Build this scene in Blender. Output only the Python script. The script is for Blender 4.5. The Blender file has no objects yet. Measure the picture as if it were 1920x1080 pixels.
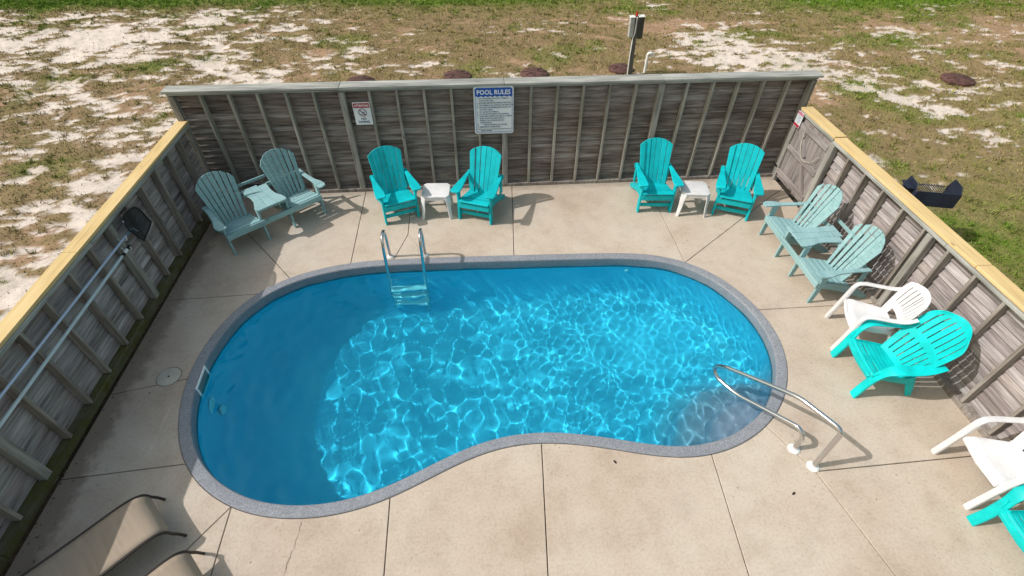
import bpy, bmesh, math, random
import numpy as np
from mathutils import Vector, Matrix, Euler
random.seed(7)
RNG = np.random.default_rng(11)
S = bpy.context.scene
COL = S.collection
R = math.radians

# ------------------------------------------------------------------ camera, sky, sun, exposure
cam_d = bpy.data.cameras.new('camera')
cam = bpy.data.objects.new('camera', cam_d)
COL.objects.link(cam)
S.camera = cam
cam_d.sensor_width = 36.0
cam_d.lens = 938.08 / 1920 * 36.0
cam_d.clip_start = 0.05
cam_d.clip_end = 2000
_p, _y, _r = 0.773837, 0.0816803, 0.00843717
_f = Vector((math.sin(_y) * math.cos(_p), math.cos(_y) * math.cos(_p), -math.sin(_p)))
_rt = Vector((math.cos(_y), -math.sin(_y), 0))
_up = _rt.cross(_f)
_r2 = math.cos(_r) * _rt + math.sin(_r) * _up
_u2 = -math.sin(_r) * _rt + math.cos(_r) * _up
cam.matrix_world = Matrix(((_r2.x, _u2.x, -_f.x, 4.39635), (_r2.y, _u2.y, -_f.y, -7.49704),
                           (_r2.z, _u2.z, -_f.z, 4.84452), (0, 0, 0, 1)))

W = bpy.data.worlds.new('World')
S.world = W
W.use_nodes = True
_nt = W.node_tree
_sky = _nt.nodes.new('ShaderNodeTexSky')
_sky.sky_type = 'NISHITA'
_sky.sun_disc = False
_sky.sun_elevation = R(45)
_sky.sun_rotation = R(-93)
_sky.air_density = 2.4
_sky.dust_density = 3.6
_sky.ozone_density = 0.1
_nt.links.new(_sky.outputs[0], _nt.nodes['Background'].inputs[0])
_nt.nodes['Background'].inputs[1].default_value = 0.15

SUNDIR = Vector((1.0, 0.072, -1.0)).normalized()
sun_d = bpy.data.lights.new('sun', 'SUN')
sun_d.energy = 4.0
sun_d.angle = R(0.5)
sun_d.color = (1.0, 0.955, 0.915)
sun_d.cycles.is_caustics_light = True
sun = bpy.data.objects.new('sun', sun_d)
COL.objects.link(sun)
sun.rotation_euler = SUNDIR.to_track_quat('-Z', 'Y').to_euler()
sun.location = (-20, 0, 20)

S.view_settings.view_transform = 'Standard'
S.view_settings.look = 'None'
S.view_settings.exposure = -0.16
S.view_settings.gamma = 1.0
S.view_settings.use_curve_mapping = False
S.cycles.use_denoising = True
S.cycles.max_bounces = 10
S.cycles.diffuse_bounces = 5
S.cycles.sample_clamp_indirect = 8.0

# ------------------------------------------------------------------ helpers
def link(o, parent=None):
    COL.objects.link(o)
    if parent is not None:
        o.parent = parent
    return o

def thing(name, label, cat, loc=(0, 0, 0), rz=0.0, group=None):
    o = bpy.data.objects.new(name, None)
    o.empty_display_size = 0.1
    link(o)
    o.location = loc
    o.rotation_euler = (0, 0, rz)
    tag(o, label, cat, group)
    return o

def tag(o, label=None, cat=None, group=None, kind=None):
    if label: o['label'] = label
    if cat: o['category'] = cat
    if group: o['group'] = group
    if kind: o['kind'] = kind
    return o

def copy_thing(root, label, loc, rz):
    r = root.copy(); COL.objects.link(r)
    r.location = loc; r.rotation_euler = (0, 0, rz); r['label'] = label
    for ch in root.children:
        c = ch.copy(); COL.objects.link(c); c.parent = r
        for g in ch.children:
            d = g.copy(); COL.objects.link(d); d.parent = c
    return r

def frame(o, x, y, z):
    """matrix with columns x, y, z and origin o"""
    return Matrix(((x[0], y[0], z[0], o[0]), (x[1], y[1], z[1], o[1]), (x[2], y[2], z[2], o[2]), (0, 0, 0, 1)))

class MB:
    def __init__(self):
        self.v = []; self.f = []
    def add(self, vs, fs, M=None):
        b = len(self.v)
        for p in vs:
            p = Vector(p)
            self.v.append(M @ p if M is not None else p)
        for f in fs:
            self.f.append(tuple(b + i for i in f))
        return self
    def box(self, c, s, M=None):
        x, y, z = s[0] / 2, s[1] / 2, s[2] / 2
        vs = [(c[0] + i * x, c[1] + j * y, c[2] + k * z) for k in (-1, 1) for j in (-1, 1) for i in (-1, 1)]
        return self.add(vs, [(0, 2, 3, 1), (4, 5, 7, 6), (0, 1, 5, 4), (2, 6, 7, 3), (0, 4, 6, 2), (1, 3, 7, 5)], M)
    def prism(self, poly, t, M=None):
        n = len(poly)
        vs = [(p[0], p[1], -t / 2) for p in poly] + [(p[0], p[1], t / 2) for p in poly]
        fs = [tuple(range(n - 1, -1, -1)), tuple(range(n, 2 * n))]
        fs += [(i, (i + 1) % n, n + (i + 1) % n, n + i) for i in range(n)]
        return self.add(vs, fs, M)
    def tube(self, pts, r, n=12, closed=False):
        pts = [Vector(p) for p in pts]
        m = len(pts)
        rr = r if hasattr(r, '__len__') else [r] * m
        tang = []
        for i in range(m):
            if closed:
                t = pts[(i + 1) % m] - pts[i - 1]
            else:
                t = pts[min(i + 1, m - 1)] - pts[max(i - 1, 0)]
            tang.append(t.normalized())
        up = Vector((0, 0, 1)) if abs(tang[0].z) < .9 else Vector((1, 0, 0))
        a = tang[0].cross(up).normalized()
        vs = []
        for i in range(m):
            a = (a - tang[i] * a.dot(tang[i])).normalized()
            b = tang[i].cross(a)
            for k in range(n):
                th = 2 * math.pi * k / n
                vs.append(pts[i] + (a * math.cos(th) + b * math.sin(th)) * rr[i])
        fs = []
        for i in range(m if closed else m - 1):
            j = (i + 1) % m
            for k in range(n):
                l = (k + 1) % n
                fs.append((i * n + k, i * n + l, j * n + l, j * n + k))
        if not closed:
            fs.append(tuple(range(n - 1, -1, -1)))
            fs.append(tuple((m - 1) * n + k for k in range(n)))
        return self.add(vs, fs)
    def sweep(self, pts, wdir, w, t):
        """flat band: pts path, wdir width direction(s), w half widths, t half thicknesses"""
        pts = [Vector(p) for p in pts]; m = len(pts)
        vs = []
        for i in range(m):
            tg = (pts[min(i + 1, m - 1)] - pts[max(i - 1, 0)]).normalized()
            wd = Vector(wdir[i] if isinstance(wdir, list) else wdir)
            wd = (wd - tg * wd.dot(tg)).normalized()
            nn = tg.cross(wd)
            wi = w[i] if hasattr(w, '__len__') else w
            ti = t[i] if hasattr(t, '__len__') else t
            for (a, b) in ((-1, -.6), (-.8, -1), (.8, -1), (1, -.6), (1, .6), (.8, 1), (-.8, 1), (-1, .6)):
                vs.append(pts[i] + wd * wi * a + nn * ti * b)
        fs = []
        for i in range(m - 1):
            for k in range(8):
                l = (k + 1) % 8
                fs.append((i * 8 + k, i * 8 + l, i * 8 + 8 + l, i * 8 + 8 + k))
        fs.append(tuple(range(7, -1, -1)))
        fs.append(tuple((m - 1) * 8 + k for k in range(8)))
        return self.add(vs, fs)
    def lathe(self, prof, n=24, M=None):
        m = len(prof); vs = []
        for (r, z) in prof:
            for k in range(n):
                th = 2 * math.pi * k / n
                vs.append((r * math.cos(th), r * math.sin(th), z))
        fs = []
        for i in range(m - 1):
            for k in range(n):
                l = (k + 1) % n
                fs.append((i * n + k, i * n + l, i * n + n + l, i * n + n + k))
        fs.append(tuple(range(n - 1, -1, -1)))
        fs.append(tuple((m - 1) * n + k for k in range(n)))
        return self.add(vs, fs, M)
    def mesh(self, name, mat, bevel=0.0, smooth=True, seg=1):
        bm = bmesh.new()
        vs = [bm.verts.new(p) for p in self.v]
        for f in self.f:
            try:
                bm.faces.new([vs[i] for i in f])
            except ValueError:
                pass
        bmesh.ops.recalc_face_normals(bm, faces=bm.faces)
        if bevel:
            bm.normal_update()
            es = [e for e in bm.edges if len(e.link_faces) == 2 and e.calc_face_angle(0) > 0.5]
            bmesh.ops.bevel(bm, geom=es, offset=bevel, segments=seg, affect='EDGES', profile=.6, clamp_overlap=True)
        me = bpy.data.meshes.new(name)
        bm.to_mesh(me); bm.free()
        me.materials.append(mat)
        if smooth:
            me.polygons.foreach_set('use_smooth', [True] * len(me.polygons))
            me.set_sharp_from_angle(angle=R(32))
        return me
    def build(self, name, mat, parent=None, bevel=0.0, smooth=True, seg=1):
        me = self.mesh(name, mat, bevel, smooth, seg)
        return link(bpy.data.objects.new(name, me), parent)

_boards = {}
def board(name, size, mat, parent, loc, rot=(0, 0, 0), bevel=0.004):
    key = (tuple(round(s, 3) for s in size), mat.name, bevel)
    if key not in _boards:
        _boards[key] = MB().box((0, 0, 0), size).mesh(name, mat, bevel)
    o = bpy.data.objects.new(name, _boards[key])
    link(o, parent)
    o.location = loc; o.rotation_euler = rot
    return o

def catmull(P, n=6, closed=False):
    P = [Vector(p) for p in P]; out = []; m = len(P)
    for i in range(m if closed else m - 1):
        if closed:
            a, b, c, d = P[i - 1], P[i], P[(i + 1) % m], P[(i + 2) % m]
        else:
            a, b, c, d = P[max(i - 1, 0)], P[i], P[i + 1], P[min(i + 2, m - 1)]
        for k in range(n):
            t = k / n
            out.append(.5 * ((2 * b) + (c - a) * t + (2 * a - 5 * b + 4 * c - d) * t * t + (3 * b - a - 3 * c + d) * t ** 3))
    if not closed:
        out.append(P[-1])
    return out

def fillet(P, r, n=6):
    P = [Vector(p) for p in P]; out = [P[0]]
    for i in range(1, len(P) - 1):
        a, b, c = P[i - 1], P[i], P[i + 1]
        rr = min(r, (a - b).length * .49, (c - b).length * .49)
        s = b + (a - b).normalized() * rr; e = b + (c - b).normalized() * rr
        for k in range(n + 1):
            t = k / n
            out.append(s * (1 - t) ** 2 + b * 2 * t * (1 - t) + e * t * t)
    out.append(P[-1])
    return out

# ------------------------------------------------------------------ materials
class NT:
    def __init__(self, name):
        self.m = bpy.data.materials.new(name); self.m.use_nodes = True
        self.t = self.m.node_tree; self.b = self.t.nodes['Principled BSDF']
    def n(self, kind, **kw):
        x = self.t.nodes.new(kind)
        for k, v in kw.items():
            if k.startswith('i_'):
                x.inputs[k[2:].replace('_', ' ')].default_value = v
            else:
                setattr(x, k, v)
        return x
    def l(self, a, b):
        self.t.links.new(a, b)
    def ramp(self, src, stops):
        r = self.n('ShaderNodeValToRGB')
        e = r.color_ramp.elements
        while len(e) < len(stops): e.new(.5)
        for x, (p, c) in zip(e, stops):
            x.position = p; x.color = (*c, 1) if len(c) == 3 else c
        self.l(src, r.inputs[0])
        return r.outputs[0]
    def noise(self, vec, scale, detail=4, rough=.55, w=None):
        x = self.n('ShaderNodeTexNoise')
        x.inputs['Scale'].default_value = scale; x.inputs['Detail'].default_value = detail; x.inputs['Roughness'].default_value = rough
        if w is not None:
            x.noise_dimensions = '4D'; self.l(w, x.inputs['W'])
        if vec is not None: self.l(vec, x.inputs['Vector'])
        return x.outputs[0]
    def mix(self, fac, a, b, mode='MIX'):
        x = self.n('ShaderNodeMix', data_type='RGBA', blend_type=mode)
        for i, s in ((0, fac), (6, a), (7, b)):
            if isinstance(s, (int, float)): x.inputs[i].default_value = s
            elif isinstance(s, tuple): x.inputs[i].default_value = (*s, 1)
            else: self.l(s, x.inputs[i])
        return x.outputs[2]
    def math(self, op, a, b=None, c=None):
        x = self.n('ShaderNodeMath', operation=op)
        for i, s in enumerate((a, b, c)):
            if s is None: continue
            if isinstance(s, (int, float)): x.inputs[i].default_value = s
            else: self.l(s, x.inputs[i])
        return x.outputs[0]
    def mapping(self, scale, out='Object'):
        tc = self.n('ShaderNodeTexCoord'); mp = self.n('ShaderNodeMapping')
        mp.inputs['Scale'].default_value = scale
        self.l(tc.outputs[out], mp.inputs[0])
        return mp.outputs[0]
    def bump(self, h, strength=.3, dist=.01):
        x = self.n('ShaderNodeBump'); x.inputs['Strength'].default_value = strength; x.inputs['Distance'].default_value = dist
        self.l(h, x.inputs['Height']); self.l(x.outputs[0], self.b.inputs['Normal'])
    def set(self, col=None, rough=None, metal=None, spec=None):
        for k, v in (('Base Color', col), ('Roughness', rough), ('Metallic', metal), ('Specular IOR Level', spec)):
            if v is None: continue
            if isinstance(v, tuple): self.b.inputs[k].default_value = (*v, 1)
            elif isinstance(v, (int, float)): self.b.inputs[k].default_value = v
            else: self.l(v, self.b.inputs[k])
        return self

def wood(name, dark, mid, light, tint=(.5, .5, .5), axis='x', var=.5, moss=0.0):
    t = NT(name)
    oi = t.n('ShaderNodeObjectInfo'); w = t.math('MULTIPLY', oi.outputs['Random'], 37.0)
    sc = {'x': (1.3, 22, 22), 'z': (22, 22, 1.3), 'y': (22, 1.3, 22)}[axis]
    g = t.noise(t.mapping(sc), 1.6, 6, .62, w)
    g2 = t.noise(t.mapping(tuple(s * .22 if s > 2 else s * .9 for s in sc)), 1.5, 3, .5, w)
    gg = t.math('MULTIPLY_ADD', g, .6, t.math('MULTIPLY', g2, .4))
    c = t.ramp(gg, [(.30, dark), (.47, mid), (.66, light)])
    # fine dark checks along the grain
    k = t.noise(t.mapping(tuple(s * 2.6 if s > 2 else s * .6 for s in sc)), 1.8, 2, .5, w)
    ck = t.ramp(k, [(.30, (.35, .33, .32)), (.40, (1, 1, 1))])
    c = t.mix(.75, c, ck, 'MULTIPLY')
    vk = t.n('ShaderNodeTexVoronoi', voronoi_dimensions='4D'); vk.inputs['Scale'].default_value = 1.0
    t.l(t.mapping(tuple(s * .55 if s > 2 else s * 2.4 for s in sc)), vk.inputs['Vector']); t.l(w, vk.inputs['W'])
    kn = t.ramp(vk.outputs['Distance'], [(.07, (.30, .26, .24)), (.15, (1, 1, 1))])
    c = t.mix(.8, c, kn, 'MULTIPLY')
    # board-to-board difference
    rv = t.ramp(oi.outputs['Random'], [(0.0, (.70, .64, .60)), (.25, (1.0, .92, .86)), (.5, (.86, .86, .84)), (.75, (1.12, 1.08, 1.08)), (1.0, (.78, .70, .70))])
    c = t.mix(var, c, rv, 'MULTIPLY')
    if moss:
        mm = t.ramp(t.noise(t.mapping((5, 5, 5)), 1.4, 5, .7, w), [(.52 - .25 * moss, (0, 0, 0)), (.62, (1, 1, 1))])
        c = t.mix(t.math('MULTIPLY', mm, min(1, moss)), c, (.075, .075, .018))
    t.set(c, .88, spec=.25)
    t.bump(gg, .55, .006)
    return t.m

M_SLAT = wood('weathered_slat', (.085, .072, .072), (.265, .245, .25), (.52, .50, .515), var=.7)
M_SLATB = wood('weathered_brown_slat', (.045, .035, .030), (.20, .172, .158), (.43, .405, .39), var=.9)
M_STUD = wood('weathered_stud', (.085, .072, .062), (.235, .21, .19), (.40, .38, .35), axis='z', var=.35)
M_STUDL = wood('pale_weathered_stud', (.10, .095, .08), (.265, .258, .23), (.45, .44, .40), axis='z', var=.35)
M_POST = wood('weathered_post', (.09, .085, .075), (.25, .245, .225), (.43, .425, .40), axis='z', var=.25)
M_RAIL = wood('weathered_rail', (.09, .095, .09), (.28, .295, .28), (.47, .485, .465), var=.3)
M_MOSS = wood('mossy_plate', (.05, .045, .035), (.12, .11, .09), (.19, .17, .14), moss=1.0)
M_GATE = wood('gate_board', (.10, .09, .09), (.24, .22, .22), (.36, .34, .34), axis='z', var=.5)
M_CAP = wood('new_yellow_pine', (.48, .34, .15), (.60, .45, .22), (.67, .52, .28), var=.12)

def plastic(name, col, rough=.45, var=.06, scale=6.0, spec=.4, speck=0):
    t = NT(name)
    v = t.mapping((1, 1, 1))
    n1 = t.noise(v, scale, 5, .6)
    lo = tuple(max(0, c * (1 - var * 2.2)) for c in col); hi = tuple(min(1, c * (1 + var)) for c in col)
    c = t.ramp(n1, [(.34, lo), (.6, col), (.75, hi)])
    if speck:
        c = t.mix(t.math('MULTIPLY', t.ramp(t.noise(v, 90, 2, .5), [(.62, (0, 0, 0)), (.70, (1, 1, 1))]), speck), c, (.25, .22, .18))
    oi = t.n('ShaderNodeObjectInfo')
    c = t.mix(1.0, c, t.ramp(oi.outputs['Random'], [(0, (.90, .90, .90)), (1, (1.06, 1.06, 1.06))]), 'MULTIPLY')
    t.set(c, rough, spec=spec)
    t.b.inputs['Roughness'].default_value = rough
    t.bump(t.noise(v, 160, 2, .5), .08, .002)
    return t.m

M_TURQ = plastic('turquoise_poly_lumber', (.002, .485, .545), .55, .08, spec=.25)
M_CYAN = plastic('cyan_moulded_plastic', (.002, .56, .565), .45, .10, spec=.25)
M_WHITE = plastic('white_moulded_plastic', (.70, .70, .715), .45, .06, speck=.2)
M_SETTEE = wood('faded_teal_paint', (.17, .31, .335), (.24, .41, .435), (.30, .47, .49), var=.12)
M_STEEL = NT('polished_steel').set((.62, .62, .63), .16, 1.0).m
M_WFIT = plastic('white_fitting', (.74, .75, .74), .35, .04)
M_WUND = plastic('bright_white_fitting', (.93, .94, .93), .35, .02)
M_BLACK = plastic('black_plastic', (.012, .012, .014), .5, .1)
M_ALU = NT('anodised_aluminium').set((.52, .60, .75), .35, .75).m
M_WPOLE = plastic('white_pole', (.55, .66, .70), .4, .05)
M_GRILL = plastic('dark_painted_steel', (.020, .028, .055), .55, .2)
M_SLING = None
def _sling():
    t = NT('beige_sling_fabric')
    v = t.mapping((1, 1, 1))
    w1 = t.n('ShaderNodeTexWave', wave_type='BANDS', bands_direction='X'); w1.inputs['Scale'].default_value = 110
    w2 = t.n('ShaderNodeTexWave', wave_type='BANDS', bands_direction='Y'); w2.inputs['Scale'].default_value = 110
    t.l(v, w1.inputs[0]); t.l(v, w2.inputs[0])
    h = t.math('ADD', w1.outputs[1], w2.outputs[1])
    c = t.mix(t.math('MULTIPLY', h, .4), (.27, .215, .165), (.42, .35, .275))
    st = t.noise(t.mapping((1.5, 14, 1)), 2.0, 5, .6)
    c = t.mix(.35, c, t.ramp(st, [(.3, (.6, .58, .54)), (.65, (1.1, 1.08, 1.05))]), 'MULTIPLY')
    t.set(c, .8, spec=.2); t.bump(h, .2, .001)
    return t.m
M_SLING = _sling()
M_BRONZE = plastic('dark_bronze_tube', (.035, .028, .024), .45, .1)

def _deck():
    t = NT('deck_concrete')
    geo = t.n('ShaderNodeNewGeometry'); P = geo.outputs['Position']
    oi = t.n('ShaderNodeObjectInfo')
    a = t.noise(P, .8, 6, .6); b = t.noise(P, 3.5, 6, .65); f = t.noise(P, 38, 4, .6); g = t.noise(P, 150, 2, .5)
    c = t.ramp(a, [(.32, (.445, .362, .290)), (.5, (.500, .428, .352)), (.68, (.52, .465, .392))])
    c = t.mix(.6, c, t.ramp(b, [(.30, (.80, .77, .74)), (.52, (1, 1, 1)), (.72, (1.07, 1.07, 1.07))]), 'MULTIPLY')
    c = t.mix(.55, c, t.ramp(f, [(.33, (.78, .76, .74)), (.5, (1, 1, 1)), (.7, (1.08, 1.08, 1.08))]), 'MULTIPLY')
    c = t.mix(.4, c, t.ramp(g, [(.3, (.7, .7, .7)), (.6, (1.1, 1.1, 1.1))]), 'MULTIPLY')
    # little exposed pits, in drifts
    vo = t.n('ShaderNodeTexVoronoi'); vo.inputs['Scale'].default_value = 26; t.l(P, vo.inputs['Vector'])
    sz = t.n('ShaderNodeSeparateColor'); t.l(vo.outputs['Color'], sz.inputs[0])
    pit = t.math('LESS_THAN', vo.outputs['Distance'], t.math('MULTIPLY', t.math('POWER', sz.outputs[0], 3.0), .27))
    pm = t.ramp(t.noise(P, 1.5, 3, .6), [(.53, (0, 0, 0)), (.70, (1, 1, 1))])
    c = t.mix(t.math('MULTIPLY', t.math('MULTIPLY', pit, pm), .85), c, (.12, .105, .09))
    # algae stain along the west fence, its brown also painting warmer fence shade
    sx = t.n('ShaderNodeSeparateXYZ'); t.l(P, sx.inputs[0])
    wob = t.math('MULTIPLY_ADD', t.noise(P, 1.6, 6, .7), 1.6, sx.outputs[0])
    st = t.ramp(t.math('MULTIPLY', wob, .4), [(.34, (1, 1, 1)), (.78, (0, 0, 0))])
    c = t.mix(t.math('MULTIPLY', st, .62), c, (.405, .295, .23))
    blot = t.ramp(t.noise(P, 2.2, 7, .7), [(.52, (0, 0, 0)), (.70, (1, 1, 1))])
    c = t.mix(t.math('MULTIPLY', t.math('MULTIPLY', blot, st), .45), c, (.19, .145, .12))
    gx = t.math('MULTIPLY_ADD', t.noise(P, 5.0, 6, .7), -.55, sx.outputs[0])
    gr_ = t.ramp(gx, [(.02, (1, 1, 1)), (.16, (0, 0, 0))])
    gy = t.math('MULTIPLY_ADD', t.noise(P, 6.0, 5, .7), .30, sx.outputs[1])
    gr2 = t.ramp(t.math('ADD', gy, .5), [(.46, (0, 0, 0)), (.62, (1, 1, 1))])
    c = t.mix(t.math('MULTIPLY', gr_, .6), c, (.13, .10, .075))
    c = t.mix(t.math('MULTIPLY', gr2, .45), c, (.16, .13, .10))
    # damp grey patches further out
    gp = t.ramp(t.noise(P, .9, 5, .6), [(.60, (0, 0, 0)), (.74, (1, 1, 1))])
    c = t.mix(t.math('MULTIPLY', gp, .35), c, (.32, .31, .29))
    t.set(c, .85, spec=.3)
    t.bump(t.math('ADD', t.math('MULTIPLY', f, .6), g), .25, .004)
    return t.m
M_DECK = _deck()

def _granite(name, base, amp=1.0):
    t = NT(name)
    geo = t.n('ShaderNodeNewGeometry'); P = geo.outputs['Position']
    n1 = t.noise(P, 130, 3, .7); n2 = t.noise(P, 4, 4, .6)
    c = t.ramp(n1, [(.30, tuple(b * .45 for b in base)), (.48, base), (.66, tuple(min(1, b * 1.7) for b in base))])
    c = t.mix(.5, c, t.ramp(n2, [(.3, (.82, .82, .84)), (.7, (1.1, 1.1, 1.08))]), 'MULTIPLY')
    t.set(c, .5, spec=.4)
    return t.m
M_COPING = _granite('granite_fleck_gelcoat', (.210, .223, .248))
M_STEP = _granite('granite_fleck_step', (.29, .335, .40))
def _shell():
    t = NT('pool_gelcoat')
    geo = t.n('ShaderNodeNewGeometry'); P = geo.outputs['Position']
    n2 = t.noise(P, 2.5, 4, .6); n1 = t.noise(P, 120, 3, .6)
    vm = t.n('ShaderNodeVectorMath', operation='DISTANCE'); vm.inputs[1].default_value = (7.47, -5.06, 0)
    fl = t.n('ShaderNodeVectorMath', operation='MULTIPLY'); fl.inputs[1].default_value = (1, 1, 0)
    t.l(P, fl.inputs[0]); t.l(fl.outputs[0], vm.inputs[0])
    near = t.ramp(t.math('MULTIPLY', vm.outputs['Value'], .5), [(.45, (1, 1, 1)), (.66, (0, 0, 0))])
    c = t.ramp(n2, [(.3, (.13, .61, .79)), (.7, (.17, .68, .84))])
    c = t.mix(near, c, (.30, .345, .42))
    c = t.mix(.3, c, t.ramp(n1, [(.35, (.8, .8, .8)), (.65, (1.15, 1.15, 1.15))]), 'MULTIPLY')
    t.set(c, .5, spec=.3)
    return t.m
M_SHELL = _shell()
def _water():
    t = NT('pool_water')
    t.t.nodes.remove(t.b)
    out = [n for n in t.t.nodes if n.type == 'OUTPUT_MATERIAL'][0]
    g = t.n('ShaderNodeBsdfGlass'); g.inputs['IOR'].default_value = 1.33; g.inputs['Roughness'].default_value = 0
    a = t.n('ShaderNodeAttribute', attribute_name='depth')
    c = t.ramp(a.outputs['Fac'], [(.0, (.92, .95, .975)), (.16, (.87, .94, .975)), (.36, (.72, .93, .975)), (.52, (.58, .92, .975)), (.72, (.48, .91, .97)), (1.0, (.42, .90, .97))])
    t.l(c, g.inputs['Color']); t.l(g.outputs[0], out.inputs[0])
    return t.m
M_WATER = _water()
M_DIRT = plastic('dark_soil', (.055, .042, .03), .95, .3, 20)
M_RUBBER = plastic('brown_lid_plastic', (.105, .050, .042), .75, .25, 9)

# ------------------------------------------------------------------ pool outline (outer edge of the coping, metres)
RAW = [(1.052, -4.482), (1.176, -4.771), (1.313, -4.953), (1.589, -5.192), (1.854, -5.373), (2.06, -5.452), (2.274, -5.502), (2.574, -5.534), (2.955, -5.523), (3.142, -5.48), (3.385, -5.409), (3.637, -5.286), (3.957, -5.106), (4.23, -4.982), (4.448, -4.914), (4.693, -4.871), (4.89, -4.873), (5.13, -4.903), (5.406, -4.953), (5.729, -5.031), (6.04, -5.137), (6.354, -5.212), (6.584, -5.212), (6.826, -5.171), (7.098, -5.079), (7.413, -4.911), (7.713, -4.66), (7.906, -4.381), (8.022, -4.144), (8.14, -3.76), (8.13, -3.5), (8.062, -3.122), (7.922, -2.741), (7.728, -2.441), (7.381, -2.138), (7.002, -1.978), (6.609, -1.926), (5.808, -1.896), (4.853, -1.867), (3.986, -1.843), (3.36, -1.836), (2.71, -1.833), (2.366, -1.886), (2.004, -1.976), (1.662, -2.11), (1.299, -2.385), (1.066, -2.767), (0.928, -3.245), (0.892, -3.682), (0.908, -3.915), (0.976, -4.229)]
def resample(P, n):
    P = np.array(P); Q = np.vstack([P, P[:1]])
    s = np.concatenate([[0], np.cumsum(np.linalg.norm(np.diff(Q, axis=0), axis=1))])
    t = np.linspace(0, s[-1], n, endpoint=False)
    return np.stack([np.interp(t, s, Q[:, 0]), np.interp(t, s, Q[:, 1])], -1)
NO = 240
OUT = resample(RAW, NO)
_k = np.exp(-.5 * (np.arange(-12, 13) / 4.5) ** 2); _k /= _k.sum()
OUT = np.stack([np.convolve(np.concatenate([OUT[-12:, i], OUT[:, i], OUT[:12, i]]), _k, 'valid') for i in (0, 1)], -1)
OUT = resample(OUT, NO)
def inset(P, d):
    t = np.roll(P, -1, 0) - np.roll(P, 1, 0)
    t /= np.linalg.norm(t, axis=1)[:, None]
    return P + np.stack([-t[:, 1], t[:, 0]], -1) * d     # outline runs anticlockwise: left is inside
CW = 0.125
INN = inset(OUT, CW)
def inside_dist(X, Y, P):
    """signed distance to a closed outline, positive inside"""
    A = P; B = np.roll(P, -1, 0)
    pts = np.stack([X.ravel(), Y.ravel()], -1)
    out = np.empty(len(pts)); ins = np.zeros(len(pts), bool)
    for s in range(0, len(pts), 20000):
        q = pts[s:s + 20000]
        ab = B - A
        ap = q[:, None, :] - A[None]
        tt = np.clip((ap * ab).sum(-1) / (ab * ab).sum(-1), 0, 1)
        d = ap - tt[..., None] * ab
        out[s:s + 20000] = np.sqrt((d * d).sum(-1).min(1))
        cond = (A[None, :, 1] > q[:, 1:2]) != (B[None, :, 1] > q[:, 1:2])
        xi = A[None, :, 0] + (q[:, 1:2] - A[None, :, 1]) / (B[None, :, 1] - A[None, :, 1] + 1e-12) * (B[None, :, 0] - A[None, :, 0])
        ins[s:s + 20000] = (cond & (q[:, 0:1] < xi)).sum(1) % 2 == 1
    return np.where(ins, out, -out).reshape(X.shape)

WZ = -0.125
STC = (7.47, -5.06)
def floor_z(X, Y):
    s = np.clip((X - 3.2) / 3.6, 0, 1); s = s * s * (3 - 2 * s)
    z = -1.26 + .22 * s
    r = np.hypot(X - STC[0], Y - STC[1])
    def st(z, r0, zz, e=.03):
        k = np.clip((r0 - r) / e + .5, 0, 1)
        return np.where(k > 0, z * (1 - k) + np.maximum(z, zz) * k, z)
    z = st(z, 1.40, -.90); z = st(z, 1.04, -.62); z = st(z, .68, -.34)
    return z

def grid_mesh(name, xs, ys, Z, keep, mat, smooth=True):
    nx, ny = len(xs), len(ys)
    XX, YY = np.meshgrid(xs, ys, indexing='ij')
    idx = np.arange(nx * ny).reshape(nx, ny)
    F = np.stack([idx[:-1, :-1], idx[1:, :-1], idx[1:, 1:], idx[:-1, 1:]], -1).reshape(-1, 4)
    kf = keep.ravel()[F].all(1)
    F = F[kf]
    used = np.unique(F); remap = -np.ones(nx * ny, int); remap[used] = np.arange(len(used))
    V = np.stack([XX.ravel(), YY.ravel(), Z.ravel()], -1)[used]; F = remap[F]
    me = bpy.data.meshes.new(name)
    me.vertices.add(len(V)); me.vertices.foreach_set('co', V.astype(np.float32).ravel())
    me.loops.add(F.size); me.loops.foreach_set('vertex_index', F.astype(np.int32).ravel())
    me.polygons.add(len(F)); me.polygons.foreach_set('loop_start', np.arange(0, F.size, 4, dtype=np.int32))
    me.polygons.foreach_set('use_smooth', np.full(len(F), smooth))
    me.update(calc_edges=True); me.validate()
    me.materials.append(mat)
    return me, used

# pool shell: floor + wall rings
pool = bpy.data.objects.new('pool_basin', None); link(pool); tag(pool, kind='structure')
xs = np.arange(.85, 8.25, .022); ys = np.arange(-5.65, -1.7, .022)
XX, YY = np.meshgrid(xs, ys, indexing='ij')
DI = inside_dist(XX, YY, INN)
FZ = floor_z(XX, YY)
PROF_D = [.002, .006, .014, .028, .05, .085, .14, .22, .32, .42]
PROF_F = [0.0, .12, .34, .56, .72, .83, .91, .965, .99, 1.0]
FZ = -.175 + np.interp(DI, PROF_D, PROF_F) * (FZ + .175)
me, _ = grid_mesh('pool_floor', xs, ys, FZ, DI > .045, M_SHELL)
fl = link(bpy.data.objects.new('pool_floor', me), pool); fl.cycles.is_caustics_receiver = True
wb = MB(); vs = []; fs = []
offs = list(zip(PROF_D[:6], PROF_F[:6]))
for o, f in offs:
    P = inset(INN, o); z = floor_z(P[:, 0], P[:, 1]) - .004
    for i in range(NO):
        vs.append((P[i, 0], P[i, 1], -.175 + f * (z[i] + .175)))
for k in range(len(offs) - 1):
    for i in range(NO):
        j = (i + 1) % NO
        fs.append((k * NO + i, k * NO + j, (k + 1) * NO + j, (k + 1) * NO + i))
wb.add(vs, fs)
wall = wb.build('pool_wall', M_SHELL, pool)
wall.cycles.is_caustics_receiver = True
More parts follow.
